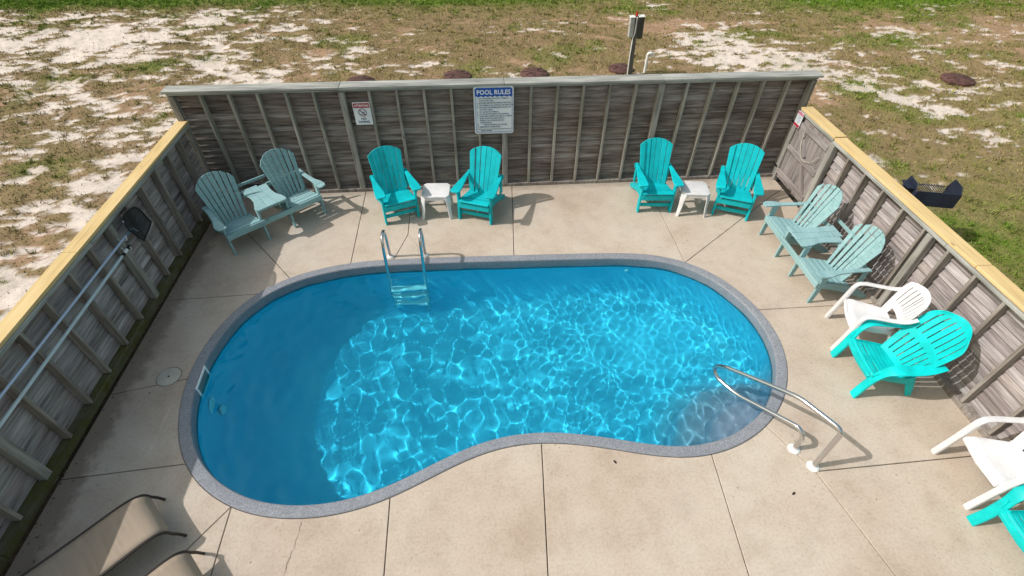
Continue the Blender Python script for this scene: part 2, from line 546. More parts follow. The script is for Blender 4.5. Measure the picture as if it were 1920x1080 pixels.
# coping ring
prof = [(0.0, -.06), (0.0, .004), (.010, .012), (CW - .022, .012), (CW - .008, .008), (CW, -.004), (CW, -.19), (CW - .01, -.21)]
vs = []; fs = []
for o, z in prof:
    P = inset(OUT, o)
    for i in range(NO):
        vs.append((P[i, 0], P[i, 1], z))
for k in range(len(prof) - 1):
    for i in range(NO):
        j = (i + 1) % NO
        fs.append((k * NO + i, k * NO + j, (k + 1) * NO + j, (k + 1) * NO + i))
cp = MB().add(vs, fs).build('coping', M_COPING, pool); cp.cycles.is_caustics_receiver = True

# water: a real wave surface
st_ = .014
xs = np.arange(.9, 8.2, st_); ys = np.arange(-5.62, -1.72, st_)
XX, YY = np.meshgrid(xs, ys, indexing='ij')
DI = inside_dist(XX, YY, INN)
H = np.zeros_like(XX)
def waves(n, l0, l1, amp, pw, d0=None, ds=3.14):
    h = np.zeros_like(XX)
    for _ in range(n):
        lam = math.exp(RNG.uniform(math.log(l0), math.log(l1))); k = 2 * math.pi / lam
        th = RNG.uniform(0, 2 * math.pi) if d0 is None else RNG.normal(d0, ds)
        h += amp * (lam / .4) ** pw * np.sin(k * (XX * math.cos(th) + YY * math.sin(th)) + RNG.uniform(0, 6.28))
    return h
def blob(cx, cy, rx, ry):
    return np.exp(-(((XX - cx) / rx) ** 2 + ((YY - cy) / ry) ** 2))
calm = 1 - .75 * blob(6.1, -3.1, .8, .7)
rough = np.clip((XX - 2.6) / 2.2, 0, 1) * np.clip((YY + 5.3) / 1.3, .12, 1)
gain = np.clip(1.48 / np.clip(-floor_z(XX, YY) - .12, .3, 2), .8, 2.2)
_w = 14
_kk = np.exp(-.5 * (np.arange(-2 * _w, 2 * _w + 1) / _w) ** 2); _kk /= _kk.sum()
gain = np.apply_along_axis(lambda a: np.convolve(np.pad(a, 2 * _w, 'edge'), _kk, 'valid'), 0, gain)
gain = np.apply_along_axis(lambda a: np.convolve(np.pad(a, 2 * _w, 'edge'), _kk, 'valid'), 1, gain)
mid = np.clip((XX - 3.4) / 1.6, 0, 1) * np.clip((YY + 5.2) / 1.2, .15, 1)
H += waves(10, .42, .80, .0011, 1.5)
H += waves(48, .15, .26, .00095, 1.9) * gain * (1 - .72 * mid) * (.35 + .65 * calm)
H += waves(14, .18, .26, .0010, 1.85, R(5), R(16)) * gain * (1 - .75 * mid)
H += waves(48, .085, .145, .00100, 1.9) * (.06 + .94 * mid) * calm * gain
edge = np.clip(DI / .12, 0, 1)
me, used = grid_mesh('pool_water', xs, ys, WZ + H, DI > -.04, M_WATER)
dep = np.clip((WZ - floor_z(XX, YY)) / 1.15, 0, 1)
_w = int(.10 / st_)
_kk = np.exp(-.5 * (np.arange(-2 * _w, 2 * _w + 1) / _w) ** 2); _kk /= _kk.sum()
dep = np.apply_along_axis(lambda a: np.convolve(np.pad(a, 2 * _w, 'edge'), _kk, 'valid'), 0, dep)
dep = np.apply_along_axis(lambda a: np.convolve(np.pad(a, 2 * _w, 'edge'), _kk, 'valid'), 1, dep)
at = me.attributes.new('depth', 'FLOAT', 'POINT'); at.data.foreach_set('value', dep.ravel()[used].astype(np.float32))
water = link(bpy.data.objects.new('pool_water', me)); tag(water, kind='structure')
water.cycles.is_caustics_caster = True

# ------------------------------------------------------------------ deck: base and cast slabs
DX0, DX1, DY0, DY1 = .135, 9.715, -9.3, -.006
deck = None
def ring_sheet(name, outer, hole, z, mat):
    bm = bmesh.new()
    es = []
    for loop in (outer, hole):
        vv = [bm.verts.new((p[0], p[1], z)) for p in loop]
        es += [bm.edges.new((vv[i], vv[(i + 1) % len(vv)])) for i in range(len(vv))]
    bmesh.ops.triangle_fill(bm, use_beauty=True, edges=es)
    me = bpy.data.meshes.new(name); bm.to_mesh(me); bm.free(); me.materials.append(mat)
    return link(bpy.data.objects.new(name, me))
deck = ring_sheet('pool_deck', [(-.3, -9.5), (10.1, -9.5), (10.1, .3), (-.3, .3)], inset(OUT, .03).tolist(), -.055, M_DIRT)
tag(deck, kind='structure')
JOINTS = [
    [(1.245, -4.897), (.1, -4.952)], [(.93, -3.83), (.1, -3.96)], [(1.299, -2.385), (.1, -2.47)], [(1.682, -2.10), (1.334, -1.697), (.1, -.28)],
    [(2.511, -1.837), (2.476, 0)], [(3.075, -1.80), (3.28, -1.262), (3.266, 0)], [(4.915, -1.87), (4.993, 0)], [(7.375, -2.138), (7.372, -.9), (7.36, 0)],
    [(7.385, -2.142), (9.322, -.679), (9.7, -.40)], [(8.08, -3.172), (9.7, -3.19)], [(7.41, -4.915), (7.664, -5.415), (9.7, -5.365)],
    [(7.41, -4.915), (7.664, -5.415), (7.882, -6.387), (8.52, -9.3)], [(6.671, -5.21), (6.598, -6.292), (6.40, -9.3)], [(4.905, -4.875), (4.844, -6.162), (4.70, -9.3)],
    [(3.402, -5.40), (3.417, -6.056), (3.48, -9.3)], [(1.865, -5.378), (1.917, -5.944), (2.22, -9.3)], [(1.857, -5.375), (1.596, -5.749), (.1, -7.86)]]
# the joints run clockwise round the pool (west, north, east, south); OUT is anticlockwise
def rect_t(p):
    x = min(max(p[0], DX0), DX1); y = min(max(p[1], DY0), DY1)
    w, h = DX1 - DX0, DY1 - DY0
    d = [abs(p[0] - DX0), abs(p[1] - DY1), abs(p[0] - DX1), abs(p[1] - DY0)]
    k = d.index(min(d))
    if k == 0: return (y - DY0), (DX0, y)
    if k == 1: return h + (x - DX0), (x, DY1)
    if k == 2: return h + w + (DY1 - y), (DX1, y)
    return 2 * h + w + (DX1 - x), (x, DY0)
_h, _w2 = DY1 - DY0, DX1 - DX0
CORN = [(0, (DX0, DY0)), (_h, (DX0, DY1)), (_h + _w2, (DX1, DY1)), (2 * _h + _w2, (DX1, DY0))]
PER = 2 * (_h + _w2)
def near_i(p): return int(np.argmin(((OUT - np.array(p)) ** 2).sum(1)))
def inset_poly(pts, d):
    n = len(pts); out = []
    P = [Vector(p) for p in pts]
    for i in range(n):
        a, b, c = P[i - 1], P[i], P[(i + 1) % n]
        e1 = (b - a).normalized(); e2 = (c - b).normalized()
        n1 = Vector((-e1.y, e1.x)); n2 = Vector((-e2.y, e2.x))
        m = (n1 + n2)
        if m.length < .3: m = n1
        m.normalize()
        out.append(b + m * d / max(.45, m.dot(n1)))
    return out
for i in range(len(JOINTS)):
    a, b = JOINTS[i], JOINTS[(i + 1) % len(JOINTS)]
    ta, ea = rect_t(a[-1]); tb, eb = rect_t(b[-1])
    if tb <= ta: tb += PER
    mid = [c for k in (0, 1) for (t, c) in [(tt + k * PER, cc) for tt, cc in CORN] if ta + 1e-6 < t < tb - 1e-6]
    ia, ib = near_i(a[0]), near_i(b[0])
    # clockwise = decreasing index from a to b
    arc = []
    if ia != ib and (OUT[ia] - OUT[ib]).tolist() != [0, 0]:
        n = (ia - ib) % NO
        if n < NO * .6: arc = [tuple(OUT[(ib + k) % NO]) for k in range(0, n + 1)]
    if not arc: arc = [tuple(OUT[ib])]
    pts = list(a[1:-1]) + [ea] + mid + [eb] + list(reversed(b[1:-1])) + arc
    # drop spikes and doubles
    ch = True
    while ch:
        ch = False
        for k in range(len(pts)):
            p0, p1, p2 = pts[k - 1], pts[k], pts[(k + 1) % len(pts)]
            if math.dist(p1, p2) < .012: pts.pop(k); ch = True; break
            if math.dist(p0, p2) < .012: pts.pop(k); ch = True; break
    if i == 10: pts = [q for q in pts if math.dist(q, OUT[ib]) > .02]
    area = sum(pts[k - 1][0] * pts[k][1] - pts[k][0] * pts[k - 1][1] for k in range(len(pts)))
    if area < 0: pts.reverse()
    q = inset_poly(pts, .0045)
    bm = bmesh.new()
    top = [bm.verts.new((p.x, p.y, 0)) for p in q]
    f = bm.faces.new(top)
    ex = bmesh.ops.extrude_face_region(bm, geom=[f])
    for g in ex['geom']:
        if isinstance(g, bmesh.types.BMVert): g.co.z = -.05
    bmesh.ops.recalc_face_normals(bm, faces=bm.faces)
    es = [e for e in bm.edges if all(v.co.z > -.001 for v in e.verts)]
    bmesh.ops.bevel(bm, geom=es, offset=.004, segments=1, affect='EDGES', clamp_overlap=True)
    bmesh.ops.triangulate(bm, faces=[f for f in bm.faces if len(f.verts) > 4], ngon_method='EAR_CLIP')
    me = bpy.data.meshes.new('slab'); bm.to_mesh(me); bm.free(); me.materials.append(M_DECK)
    link(bpy.data.objects.new('slab', me), deck)

def ribbon(name, pts, w, mat, parent, z=.003):
    rr = random.Random(5); b = MB(); vs = []; fs = []
    P = catmull([(x, y, 0) for x, y in pts], 10)
    for i, p in enumerate(P):
        t = (P[min(i + 1, len(P) - 1)] - P[max(i - 1, 0)]).normalized(); n = Vector((-t.y, t.x, 0))
        j = rr.uniform(-.006, .006); ww = w * rr.uniform(.3, 1.2)
        vs += [tuple(p + n * (j - ww) + Vector((0, 0, z))), tuple(p + n * (j + ww) + Vector((0, 0, z)))]
    fs = [(2 * i, 2 * i + 2, 2 * i + 3, 2 * i + 1) for i in range(len(P) - 1)]
    return b.add(vs, fs).build(name, mat, parent, smooth=False)
M_CRACK = flat_ = NT('crack_dirt').set((.20, .165, .135), .95).m
ribbon('crack', [(2.60, -5.54), (2.585, -5.75), (2.55, -5.95), (2.57, -6.3), (2.50, -6.7)], .0022, M_CRACK, deck)
ribbon('crack', [(3.285, -1.27), (3.36, -1.40), (3.445, -1.56), (3.47, -1.80)], .0018, M_CRACK, deck)

# ------------------------------------------------------------------ land outside
def fbm(X, Y, sc, oct=5, seed=0, rough=.55, ax=1.0, ay=1.0):
    r = np.random.default_rng(seed); out = np.zeros_like(X); a = 1.0; tot = 0
    for o in range(oct):
        G = r.random((256, 256))
        u = X * sc * ax + r.uniform(0, 200); v = Y * sc * ay + r.uniform(0, 200)
        i = np.floor(u).astype(int); j = np.floor(v).astype(int); fu = u - i; fv = v - j
        fu = fu * fu * (3 - 2 * fu); fv = fv * fv * (3 - 2 * fv)
        g = lambda p, q: G[p % 256, q % 256]
        out += a * ((g(i, j) * (1 - fu) + g(i + 1, j) * fu) * (1 - fv) + (g(i, j + 1) * (1 - fu) + g(i + 1, j + 1) * fu) * fv)
        tot += a; a *= rough; sc *= 2.03
    return out / tot
def sstep(a, b, x):
    t = np.clip((x - a) / (b - a), 0, 1); return t * t * (3 - 2 * t)
def gb(X, Y, cx, cy, rx, ry, rot=0):
    c, s = math.cos(rot), math.sin(rot)
    u = (X - cx) * c + (Y - cy) * s; v = -(X - cx) * s + (Y - cy) * c
    return np.exp(-((u / rx) ** 2 + (v / ry) ** 2))
def cover(X, Y):
    """fractions: sand, bare brown soil, lush green; the rest is dry olive turf"""
    zz = lambda n: (n - .5) / .125
    big = zz(fbm(X, Y, .30, 3, 3)); med = zz(fbm(X, Y, 1.25, 4, 5, .6, .62, 1.25)); fine = zz(fbm(X, Y, 3.9, 5, 8, .68, .62, 1.3))
    med2 = zz(fbm(X, Y, 1.5, 5, 15, .62, .7, 1.2))
    west = sstep(3.6, -.5, X)
    sb = -1.5 + 1.3 * west + .22 * sstep(8.5, 11, X) + 1.35 * gb(X, Y, -7.2, 8.0, 3.2, 1.5) + 1.7 * gb(X, Y, 10.9, 6.2, 1.5, 1.8) + 1.7 * gb(X, Y, 14.6, 2.6, 3.0, .7, R(-58)) \
        + 1.0 * gb(X, Y, 1.5, 6.0, 2.4, 1.0) + 1.1 * gb(X, Y, 12.6, 3.6, 2.4, 1.6) + 2.5 * gb(X, Y, 17.6, 1.6, .8, .5) + 1.0 * gb(X, Y, 10.9, 1.2, 1.2, 2.2) + .7 * gb(X, Y, 13.5, 6.0, 3.0, 1.2)
    sb -= 3.2 * gb(X, Y, -7.5, 11.9, 6.5, .85) + 2.0 * gb(X, Y, -3.8, 6.2, 1.0, .35) + 2.6 * gb(X, Y, 12.6, -2.6, 1.8, 2.4) + 2.6 * gb(X, Y, 5.2, 11.8, 4.6, 1.2) + .9 * gb(X, Y, 6.5, 7.0, 3.0, 1.7)
    sand = sstep(-.12, .42, sb + .50 * med + .95 * fine + .25 * big)
    soil = sstep(.2, .9, -.75 + .75 * med2 + .35 * fine + 1.9 * gb(X, Y, 10.2, 8.8, 2.4, 1.2) + 2.3 * gb(X, Y, 18.5, 7.4, 3.6, 1.5) + 1.3 * gb(X, Y, 5.0, 5.2, 4.0, .5) + .55 * west
                + .9 * gb(X, Y, 12, 4, 3, 3))
    lush = np.clip(1.1 * gb(X, Y, -8.2, 11.9, 7.0, .80) + 1.2 * gb(X, Y, 4.8, 12.0, 5.0, 1.2) + 1.25 * gb(X, Y, 18.6, 10.6, 4.2, 1.0) + .62 * gb(X, Y, -3.7, 6.25, 1.0, .32)
                   + .5 * gb(X, Y, 13.2, -2.6, 2.6, 2.6) + .45 * gb(X, Y, 16.3, 7.0, 2.2, .7) + .3 * gb(X, Y, 13.9, 4.1, 1.2, .6) + .35 * gb(X, Y, 16.8, .8, 1.6, 2.2), 0, 1)
    lush = np.clip(lush * (.45 + 1.1 * fbm(X, Y, 1.6, 4, 21)) + .42 * sstep(.56, .72, fbm(X, Y, .9, 4, 33, .6)), 0, 1)
    return sand, soil * (1 - .8 * lush), lush, fine
LX0, LX1, LY0, LY1, LS = -15.0, 28.0, -9.0, 17.0, .065
xs = np.arange(LX0, LX1, LS); ys = np.arange(LY0, LY1, LS)
XX, YY = np.meshgrid(xs, ys, indexing='ij')
sand, soil, lush, fine = cover(XX, YY)
def mixc(a, b, k): return a * (1 - k[..., None]) + np.array(b) * k[..., None]
colr = np.broadcast_to(np.array((.195, .150, .072)), XX.shape + (3,)).copy()
colr = mixc(colr, (.235, .165, .098), sstep(.35, .65, fbm(XX, YY, 2.3, 4, 41)) * .8)
colr = mixc(colr, (.295, .195, .125), soil)
colr = mixc(colr, (.115, .165, .022), lush * .9)
colr = mixc(colr, (.57, .505, .455), sand * (1 - .5 * lush))
colr *= (.98 + .30 * fbm(XX, YY, 9.0, 3, 51))[..., None]
Z = -.03 + (fbm(XX, YY, 1.3, 4, 61) - .5) * .09 + (fbm(XX, YY, 6, 3, 62) - .5) * .055 - sand * .016
keep = ~((XX > -.02) & (XX < 9.78) & (YY < .05))
def _land(name, attr):
    t = NT(name)
    geo = t.n('ShaderNodeNewGeometry'); P = geo.outputs['Position']
    if attr:
        a = t.n('ShaderNodeAttribute', attribute_name='soil_colour'); c = a.outputs['Color']
    else:
        c = t.ramp(t.noise(P, .35, 6, .6), [(.35, (.12, .13, .04)), (.55, (.20, .16, .08)), (.7, (.45, .38, .31))])
    n1 = t.noise(P, 55, 4, .65); n2 = t.noise(P, 14, 5, .65)
    c = t.mix(.6, c, t.ramp(n1, [(.3, (.62, .60, .56)), (.5, (1, 1, 1)), (.7, (1.18, 1.16, 1.13))]), 'MULTIPLY')
    c = t.mix(.5, c, t.ramp(n2, [(.3, (.7, .68, .64)), (.55, (1, 1, 1)), (.75, (1.12, 1.1, 1.08))]), 'MULTIPLY')
    t.set(c, .95, spec=.15); t.bump(t.math('ADD', n1, n2), .6, .02)
    return t.m
me, used = grid_mesh('lawn', xs, ys, Z, keep, _land('sandy_lawn', True))
ca = me.attributes.new('soil_colour', 'FLOAT_COLOR', 'POINT')
ca.data.foreach_set('color', np.concatenate([colr.reshape(-1, 3)[used], np.ones((len(used), 1))], 1).astype(np.float32).ravel())
lawn = link(bpy.data.objects.new('lawn', me)); tag(lawn, kind='structure')
g = MB().add([(-400, -400, -.16), (400, -400, -.16), (400, 400, -.16), (-400, 400, -.16)], [(0, 1, 2, 3)])
# ground to the horizon with an opening for the pool enclosure
g = MB()
ix = [-400, -14.9, 27.9, 400]; iy = [-400, -8.9, 16.9, 400]
for a in range(3):
    for b in range(3):
        if a == 1 and b == 1: continue
        g.add([(ix[a], iy[b], -.05), (ix[a + 1], iy[b], -.05), (ix[a + 1], iy[b + 1], -.05), (ix[a], iy[b + 1], -.05)], [(0, 1, 2, 3)])
gr = g.build('ground', _land('far_land', False), None, smooth=False); tag(gr, kind='structure')

# grass blades: one mesh, coloured per blade
def make_grass():
    n = 900000
    X = RNG.uniform(-13, 25.5, n); Y = RNG.uniform(-4.2, 14.0, n)
    ok = ~((X > -.16) & (X < 9.92) & (Y < .16))
    X, Y = X[ok], Y[ok]
    nc = 16000
    cx, cy = RNG.uniform(-13, 25.5, nc), RNG.uniform(-4.2, 14.0, nc)
    s_, so_, l_, _f = cover(cx, cy)
    ok = (RNG.random(nc) < (1 - s_) * (.25 + .5 * l_ - .2 * so_) + .015) & ~((cx > -.25) & (cx < 10.0) & (cy < .25))
    cx, cy = cx[ok], cy[ok]; nb = 16
    rad = np.repeat(RNG.uniform(.02, .07, len(cx)), nb)
    TX = np.repeat(cx, nb) + RNG.normal(0, 1, len(cx) * nb) * rad; TY = np.repeat(cy, nb) + RNG.normal(0, 1, len(cx) * nb) * rad
    nt_ = len(TX)
    sand, soil, lush, fine = cover(X, Y)
    dens = np.clip((1 - sand) * (.55 + .45 * lush - .42 * soil) + .03, 0, 1) * np.clip(.3 + 1.5 * fbm(X, Y, 5, 3, 77), 0, 1.2)
    ok = RNG.random(len(X)) < dens * .62
    X, Y, lush = np.concatenate([X[ok], TX]), np.concatenate([Y[ok], TY]), np.concatenate([lush[ok], np.clip(cover(TX, TY)[2] + .15, 0, 1)])
    m = len(X)
    Zb = -.035 + (fbm(X, Y, 1.3, 4, 61) - .5) * .09 + (fbm(X, Y, 6, 3, 62) - .5) * .055
    dist = np.hypot(X - 4.4, Y + 7.5)
    hgt = RNG.uniform(.018, .048, m) * (1 + .35 * lush); wid = RNG.uniform(.005, .011, m) * (1 + .045 * np.maximum(dist - 7, 0))
    hgt[-nt_:] *= RNG.uniform(1.3, 2.3, nt_)
    th = RNG.uniform(0, 2 * np.pi, m); lean = RNG.uniform(.2, 1.3, m) * hgt; la = RNG.uniform(0, 2 * np.pi, m)
    V = np.empty((m, 3, 3))
    V[:, 0] = np.stack([X - np.cos(th) * wid, Y - np.sin(th) * wid, Zb], -1)
    V[:, 1] = np.stack([X + np.cos(th) * wid, Y + np.sin(th) * wid, Zb], -1)
    V[:, 2] = np.stack([X + np.cos(la) * lean, Y + np.sin(la) * lean, Zb + hgt], -1)
    base = np.array((.185, .160, .055)); dry = np.array((.30, .225, .125)); green = np.array((.105, .185, .018)); olive = np.array((.14, .148, .035))
    k = RNG.random(m)[:, None]
    patch = sstep(.38, .62, fbm(X, Y, 1.1, 4, 91))[:, None]
    c = base * (1 - patch) + dry * patch
    c = c * (1 - .5 * k) + olive * .5 * k
    gl = np.clip(lush[:, None] * 1.15 + (RNG.random(m)[:, None] - .5) * .35, 0, 1)
    c = c * (1 - gl) + green * gl
    c *= RNG.uniform(.6, 1.65, m)[:, None]
    me = bpy.data.meshes.new('grass')
    me.vertices.add(m * 3); me.vertices.foreach_set('co', V.astype(np.float32).ravel())
    me.loops.add(m * 3); me.loops.foreach_set('vertex_index', np.arange(m * 3, dtype=np.int32))
    me.polygons.add(m); me.polygons.foreach_set('loop_start', np.arange(0, m * 3, 3, dtype=np.int32))
    me.update(calc_edges=True)
    a = me.attributes.new('blade_colour', 'FLOAT_COLOR', 'POINT')
    cc = np.repeat(np.concatenate([c, np.ones((m, 1))], 1), 3, axis=0)
    a.data.foreach_set('color', cc.astype(np.float32).ravel())
    t = NT('grass_blade'); an = t.n('ShaderNodeAttribute', attribute_name='blade_colour')
    t.set(an.outputs['Color'], .8, spec=.2)
    me.materials.append(t.m)
    o = link(bpy.data.objects.new('grass', me)); tag(o, kind='stuff')
    print('grass blades', m)
make_grass()

# ------------------------------------------------------------------ fences
def fence(name, label, origin, rz, members, x0, x1, ztop, zb, rows, expo, slat_mat, cap, cap_mat, seed, plate_mat, caps, jrange=(5, 10)):
    rnd = random.Random(seed)
    root = thing(name, label, 'fence', origin, rz)
    for x, kind in members:
        if kind == 'post':
            board('post', (.089, .089, ztop - .0), M_POST, root, (x, .0445 - .006, ztop / 2 - .012), bevel=.005)
        else:
            board('batten', (.038, .089, ztop - zb - .003), M_STUDL if slat_mat is M_SLATB else M_STUD, root, (x, .0445 + rnd.uniform(-.003, .003), (ztop + zb) / 2), (0, rnd.uniform(-.004, .004), 0), bevel=.003)
    # lapped boards behind the battens
    h = expo + .026; tilt = math.asin(.036 / h)
    bx = [x for x, k in members]
    for r in range(rows):
        zc = zb + expo * r + h / 2 - .018
        cuts = [x0]
        p = x0 + rnd.choice((2, 3, 4, 5, 6, 7)) * .4064
        while p < x1 - 1.0:
            q = min(bx, key=lambda b: abs(b - p)); cuts.append(q); p = q + rnd.randint(*jrange) * .4064
        cuts.append(x1)
        for a, b in zip(cuts[:-1], cuts[1:]):
            if b - a < .1: continue
            board('slat', (round(b - a - .004, 2), .018, round(h, 3)), slat_mat, root, ((a + b) / 2, .089 + .012 + .018 + rnd.uniform(-.003, .004), zc + rnd.uniform(-.003, .003)),
                  (-tilt + rnd.uniform(-.03, .03), rnd.uniform(-.0015, .0015), 0), bevel=.003)
    # top rail under the cap and bottom plate
    L = x1 - x0
    n = max(1, round(L / 2.44))
    for i in range(n):
        a, b = x0 + L * i / n, x0 + L * (i + 1) / n
        board('top_rail', (b - a - .004, .12, .038), M_RAIL, root, ((a + b) / 2, .052, ztop + .019), bevel=.003)
        board('bottom_plate', (b - a - .004, .13, zb - .004), plate_mat, root, ((a + b) / 2, .055, (zb - .004) / 2 - .002), bevel=.004)
    for i in range(n):
        a, b = x0 + L * i / n, x0 + L * (i + 1) / n
        board('light_block_board', (b - a + .002 * (i % 2), .018, .11), M_RAIL, root, ((a + b) / 2, .160 + .0015 * (i % 2), ztop - .018), bevel=.002)  # board added outside under the cap to block sun leaking over the slats
    y0c, y1c, tc = cap
    for a, b in caps:
        board('cap_board', (b - a - .005, y1c - y0c, tc), cap_mat, root, ((a + b) / 2, (y0c + y1c) / 2, ztop + .040 + tc / 2), (0, rnd.uniform(-.001, .001), 0), bevel=.004)
    return root

D = .4064
bm_ = [(i * D, 'post' if i in (6, 12, 18) else 'batten') for i in range(1, 24)] + [(-.005, 'post'), (9.745, 'post')]
f_back = fence('wood_fence', 'tall grey weathered wooden fence behind the turquoise chairs, with the pool signs on it', (0, 0, 0), 0, bm_, -.05, 9.79, 1.735, .06, 16, .1045,
               M_SLATB, (-.045, .178, .036), M_RAIL, 3, M_STUD, [(-.085, 2.43), (2.43, 4.87), (4.87, 7.32), (7.32, 9.835)])
# side fences
D2 = .4125
mem = [(-k * D2, 'post' if k % 6 == 0 else 'batten') for k in range(1, 21)]
f_left = fence('wood_fence', 'low weathered fence with yellow cap and mossy plate, net pole hung on it', (.09, 0, 0), R(90), mem, -8.5, -.02, 1.268, .10, 10, .1165,
               M_SLAT, (.008, .176, .037), M_CAP, 5, M_MOSS, [(-8.55, -6.2), (-6.2, -3.05), (-3.05, .03)])
mem = [(1.125, 'post')] + [(1.125 + k * .4055, 'batten') for k in range(1, 6)] + [(3.26, 'post')] + [(3.155 + k * .4055, 'batten') for k in range(1, 6)] + [(5.60, 'post')] + [(5.6 + k * .4055, 'batten') for k in range(1, 7)]
f_right = fence('wood_fence', 'low sunlit weathered fence with yellow cap beside the gate and the white chairs', (9.65, 0, 0), R(-90), mem, 1.09, 8.3, 1.235, .07, 10, .1165,
                M_SLAT, (.015, .20, .037), M_CAP, 9, M_STUD, [(1.075, 3.9), (3.9, 8.3)])

M_GRAIL = wood('gate_rail_wood', (.09, .08, .08), (.27, .25, .25), (.42, .40, .40), var=.6)
# gate in the corner
gate = thing('gate', 'weathered wooden gate with diagonal brace and yellow top board in the far right corner', 'gate', (9.65, 0, 0), R(-90))
for i in range(7):
    board('gate_board', (.136, .018, 1.12), M_GATE, gate, (.155 + i * .139, .062 + (i % 2) * .003, .64), (0, 0, 0), .003)
for z in (.20, .66, 1.10):
    board('gate_rail', (.90, .035, .085), M_GRAIL, gate, (.575, .033, z), bevel=.003)
_l = math.hypot(.70, .82)
for s, (xa, za, xb, zb_) in enumerate(((.25, 1.05, .60, .71), (.62, .61, .97, .16))):
    l = math.hypot(xb - xa, zb_ - za)
    board('diagonal_brace', (l, .033, .085), M_GRAIL, gate, ((xa + xb) / 2, .034, (za + zb_) / 2), (0, math.atan2(za - zb_, xb - xa), 0), .003)
board('gate_stile', (.07, .06, 1.24), M_POST, gate, (.085, .05, .63), bevel=.004)
board('gate_stile', (.05, .05, 1.24), M_POST, gate, (1.05, .055, .63), bevel=.004)
board('gate_header', (.98, .07, .05), M_RAIL, gate, (.57, .05, 1.262), bevel=.003)
board('gate_cap', (1.0, .185, .037), M_CAP, gate, (.565, .1075, 1.306), bevel=.004)
MB().tube(catmull([(.38, .012, 1.10), (.46, .004, .85), (.60, .002, .70), (.80, .004, .74), (.95, .012, .92)], 8), .006, 6).build('pull_rope', plastic('dirty_rope', (.45, .42, .36), .9), gate)
for z in (.25, 1.05):
    MB().box((.03, .012, z), (.10, .006, .035)).build('hinge', M_BLACK, gate, .001)

# ------------------------------------------------------------------ signs
def flat(name, col, rough=.4):
    return NT(name).set(col, rough, spec=.4).m
M_SGW = plastic('sign_white', (.72, .76, .80), .35, .03)
M_SGB = plastic('sign_blue', (.015, .085, .42), .35, .05)
M_SGR = plastic('sign_red', (.42, .03, .05), .4, .15)
M_INK = flat('sign_ink', (.05, .08, .16))
M_LETW = flat('sign_letters_white', (.80, .82, .84))
def rrect(w, h, r, n=4):
    out = []
    for cx, cy, a0 in ((w / 2 - r, h / 2 - r, 0), (-w / 2 + r, h / 2 - r, 90), (-w / 2 + r, -h / 2 + r, 180), (w / 2 - r, -h / 2 + r, 270)):
        for k in range(n + 1):
            a = R(a0 + 90 * k / n); out.append((cx + r * math.cos(a), cy + r * math.sin(a)))
    return out
def text(body, size, mat, parent, x, y, d, align='LEFT', sx=1.0, bold=0.0, name='lettering'):
    c = bpy.data.curves.new(name, 'FONT'); c.body = body; c.size = size; c.align_x = align; c.extrude = .0006; c.offset = bold
    c.materials.append(mat); c.resolution_u = 2
    o = bpy.data.objects.new(name, c); COL.objects.link(o)
    bpy.context.view_layer.update()
    me = bpy.data.meshes.new_from_object(o)
    bpy.data.objects.remove(o)
    if not me.materials: me.materials.append(mat)
    o = link(bpy.data.objects.new(name, me), parent)
    o.location = (x, d, y); o.rotation_euler = (R(90), 0, 0); o.scale = (sx, 1, 1)
    return o
XZ = lambda o: frame(o, (1, 0, 0), (0, 0, 1), (0, -1, 0))
rules = thing('pool_rules_sign', 'large white sign with blue heading POOL RULES on the back fence', 'sign', (4.703, -.016, 1.384))
MB().prism(rrect(.612, .762, .035), .006, XZ((0, 0, 0))).build('sign_plate', M_SGW, rules)
# blue band with a wavy lower edge, thin blue border line
wv = [(-.285 + .57 * k / 40, .225 + .008 * math.sin(k * 1.25)) for k in range(41)]
MB().prism([(.285, .335), (.26, .358), (-.26, .358), (-.285, .335)] + wv, .002, XZ((0, -.005, 0))).build('heading_band', M_SGB, rules)
b = MB()
for s in (-1, 1):
    b.box((s * .283, -.0045, -.06), (.005, .002, .57))
b.box((0, -.0045, -.352), (.55, .002, .005))
b.build('border_line', M_SGB, rules)
wv = [(-.27 + .54 * k / 60, -.298 + .004 * math.sin(k * 1.3)) for k in range(61)]
MB().prism(wv + [(x, y - .006) for x, y in reversed(wv)], .002, XZ((0, -.0045, 0))).build('wave_line', M_INK, rules)
text('POOL RULES', .098, M_LETW, rules, 0, .258, -.0065, 'CENTER', .93, .0022, 'heading')
lines = ['1.  NO LIFEGUARD ON DUTY. SWIM AT', '     YOUR OWN RISK.', '2.  SHOWER BEFORE ENTERING THE POOL.', '3.  NO ANIMALS ALLOWED IN OR NEAR POOL.', '4.  NO FOOD OR BEVERAGES IN POOL OR', '     ON POOL DECK.',
         '5.  NO GLASS OR ANIMALS.', '6.  NO ROUGHHOUSING OR RUNNING.', '7.  CHILDREN UNDER THE AGE OF 12 MUST', '     BE IN THE POOL AREA WITH A', '     PARENT OR OTHER ADULT IN', '     ATTENDANCE.', '8.          DIVING IN SHALLOW WATER.', '9.  EMERGENCY ASSISTANCE']
for i, s in enumerate(lines):
    text(s, .029, M_INK, rules, -.262, .185 - i * .0352, -.0042, 'LEFT', .95, .0005, 'rule_line')
text('POOL HOURS', .027, M_INK, rules, -.21, -.336, -.0042, 'LEFT', 1.0, .0006, 'rule_line')
b = MB()
for sx in (-.27, .27):
    for sz in (-.345, .345):
        b.lathe([(.006, 0), (.006, .004)], 8, frame((sx, -.003, sz), (1, 0, 0), (0, 0, 1), (0, -1, 0)))
b.build('screw', M_STEEL, rules)

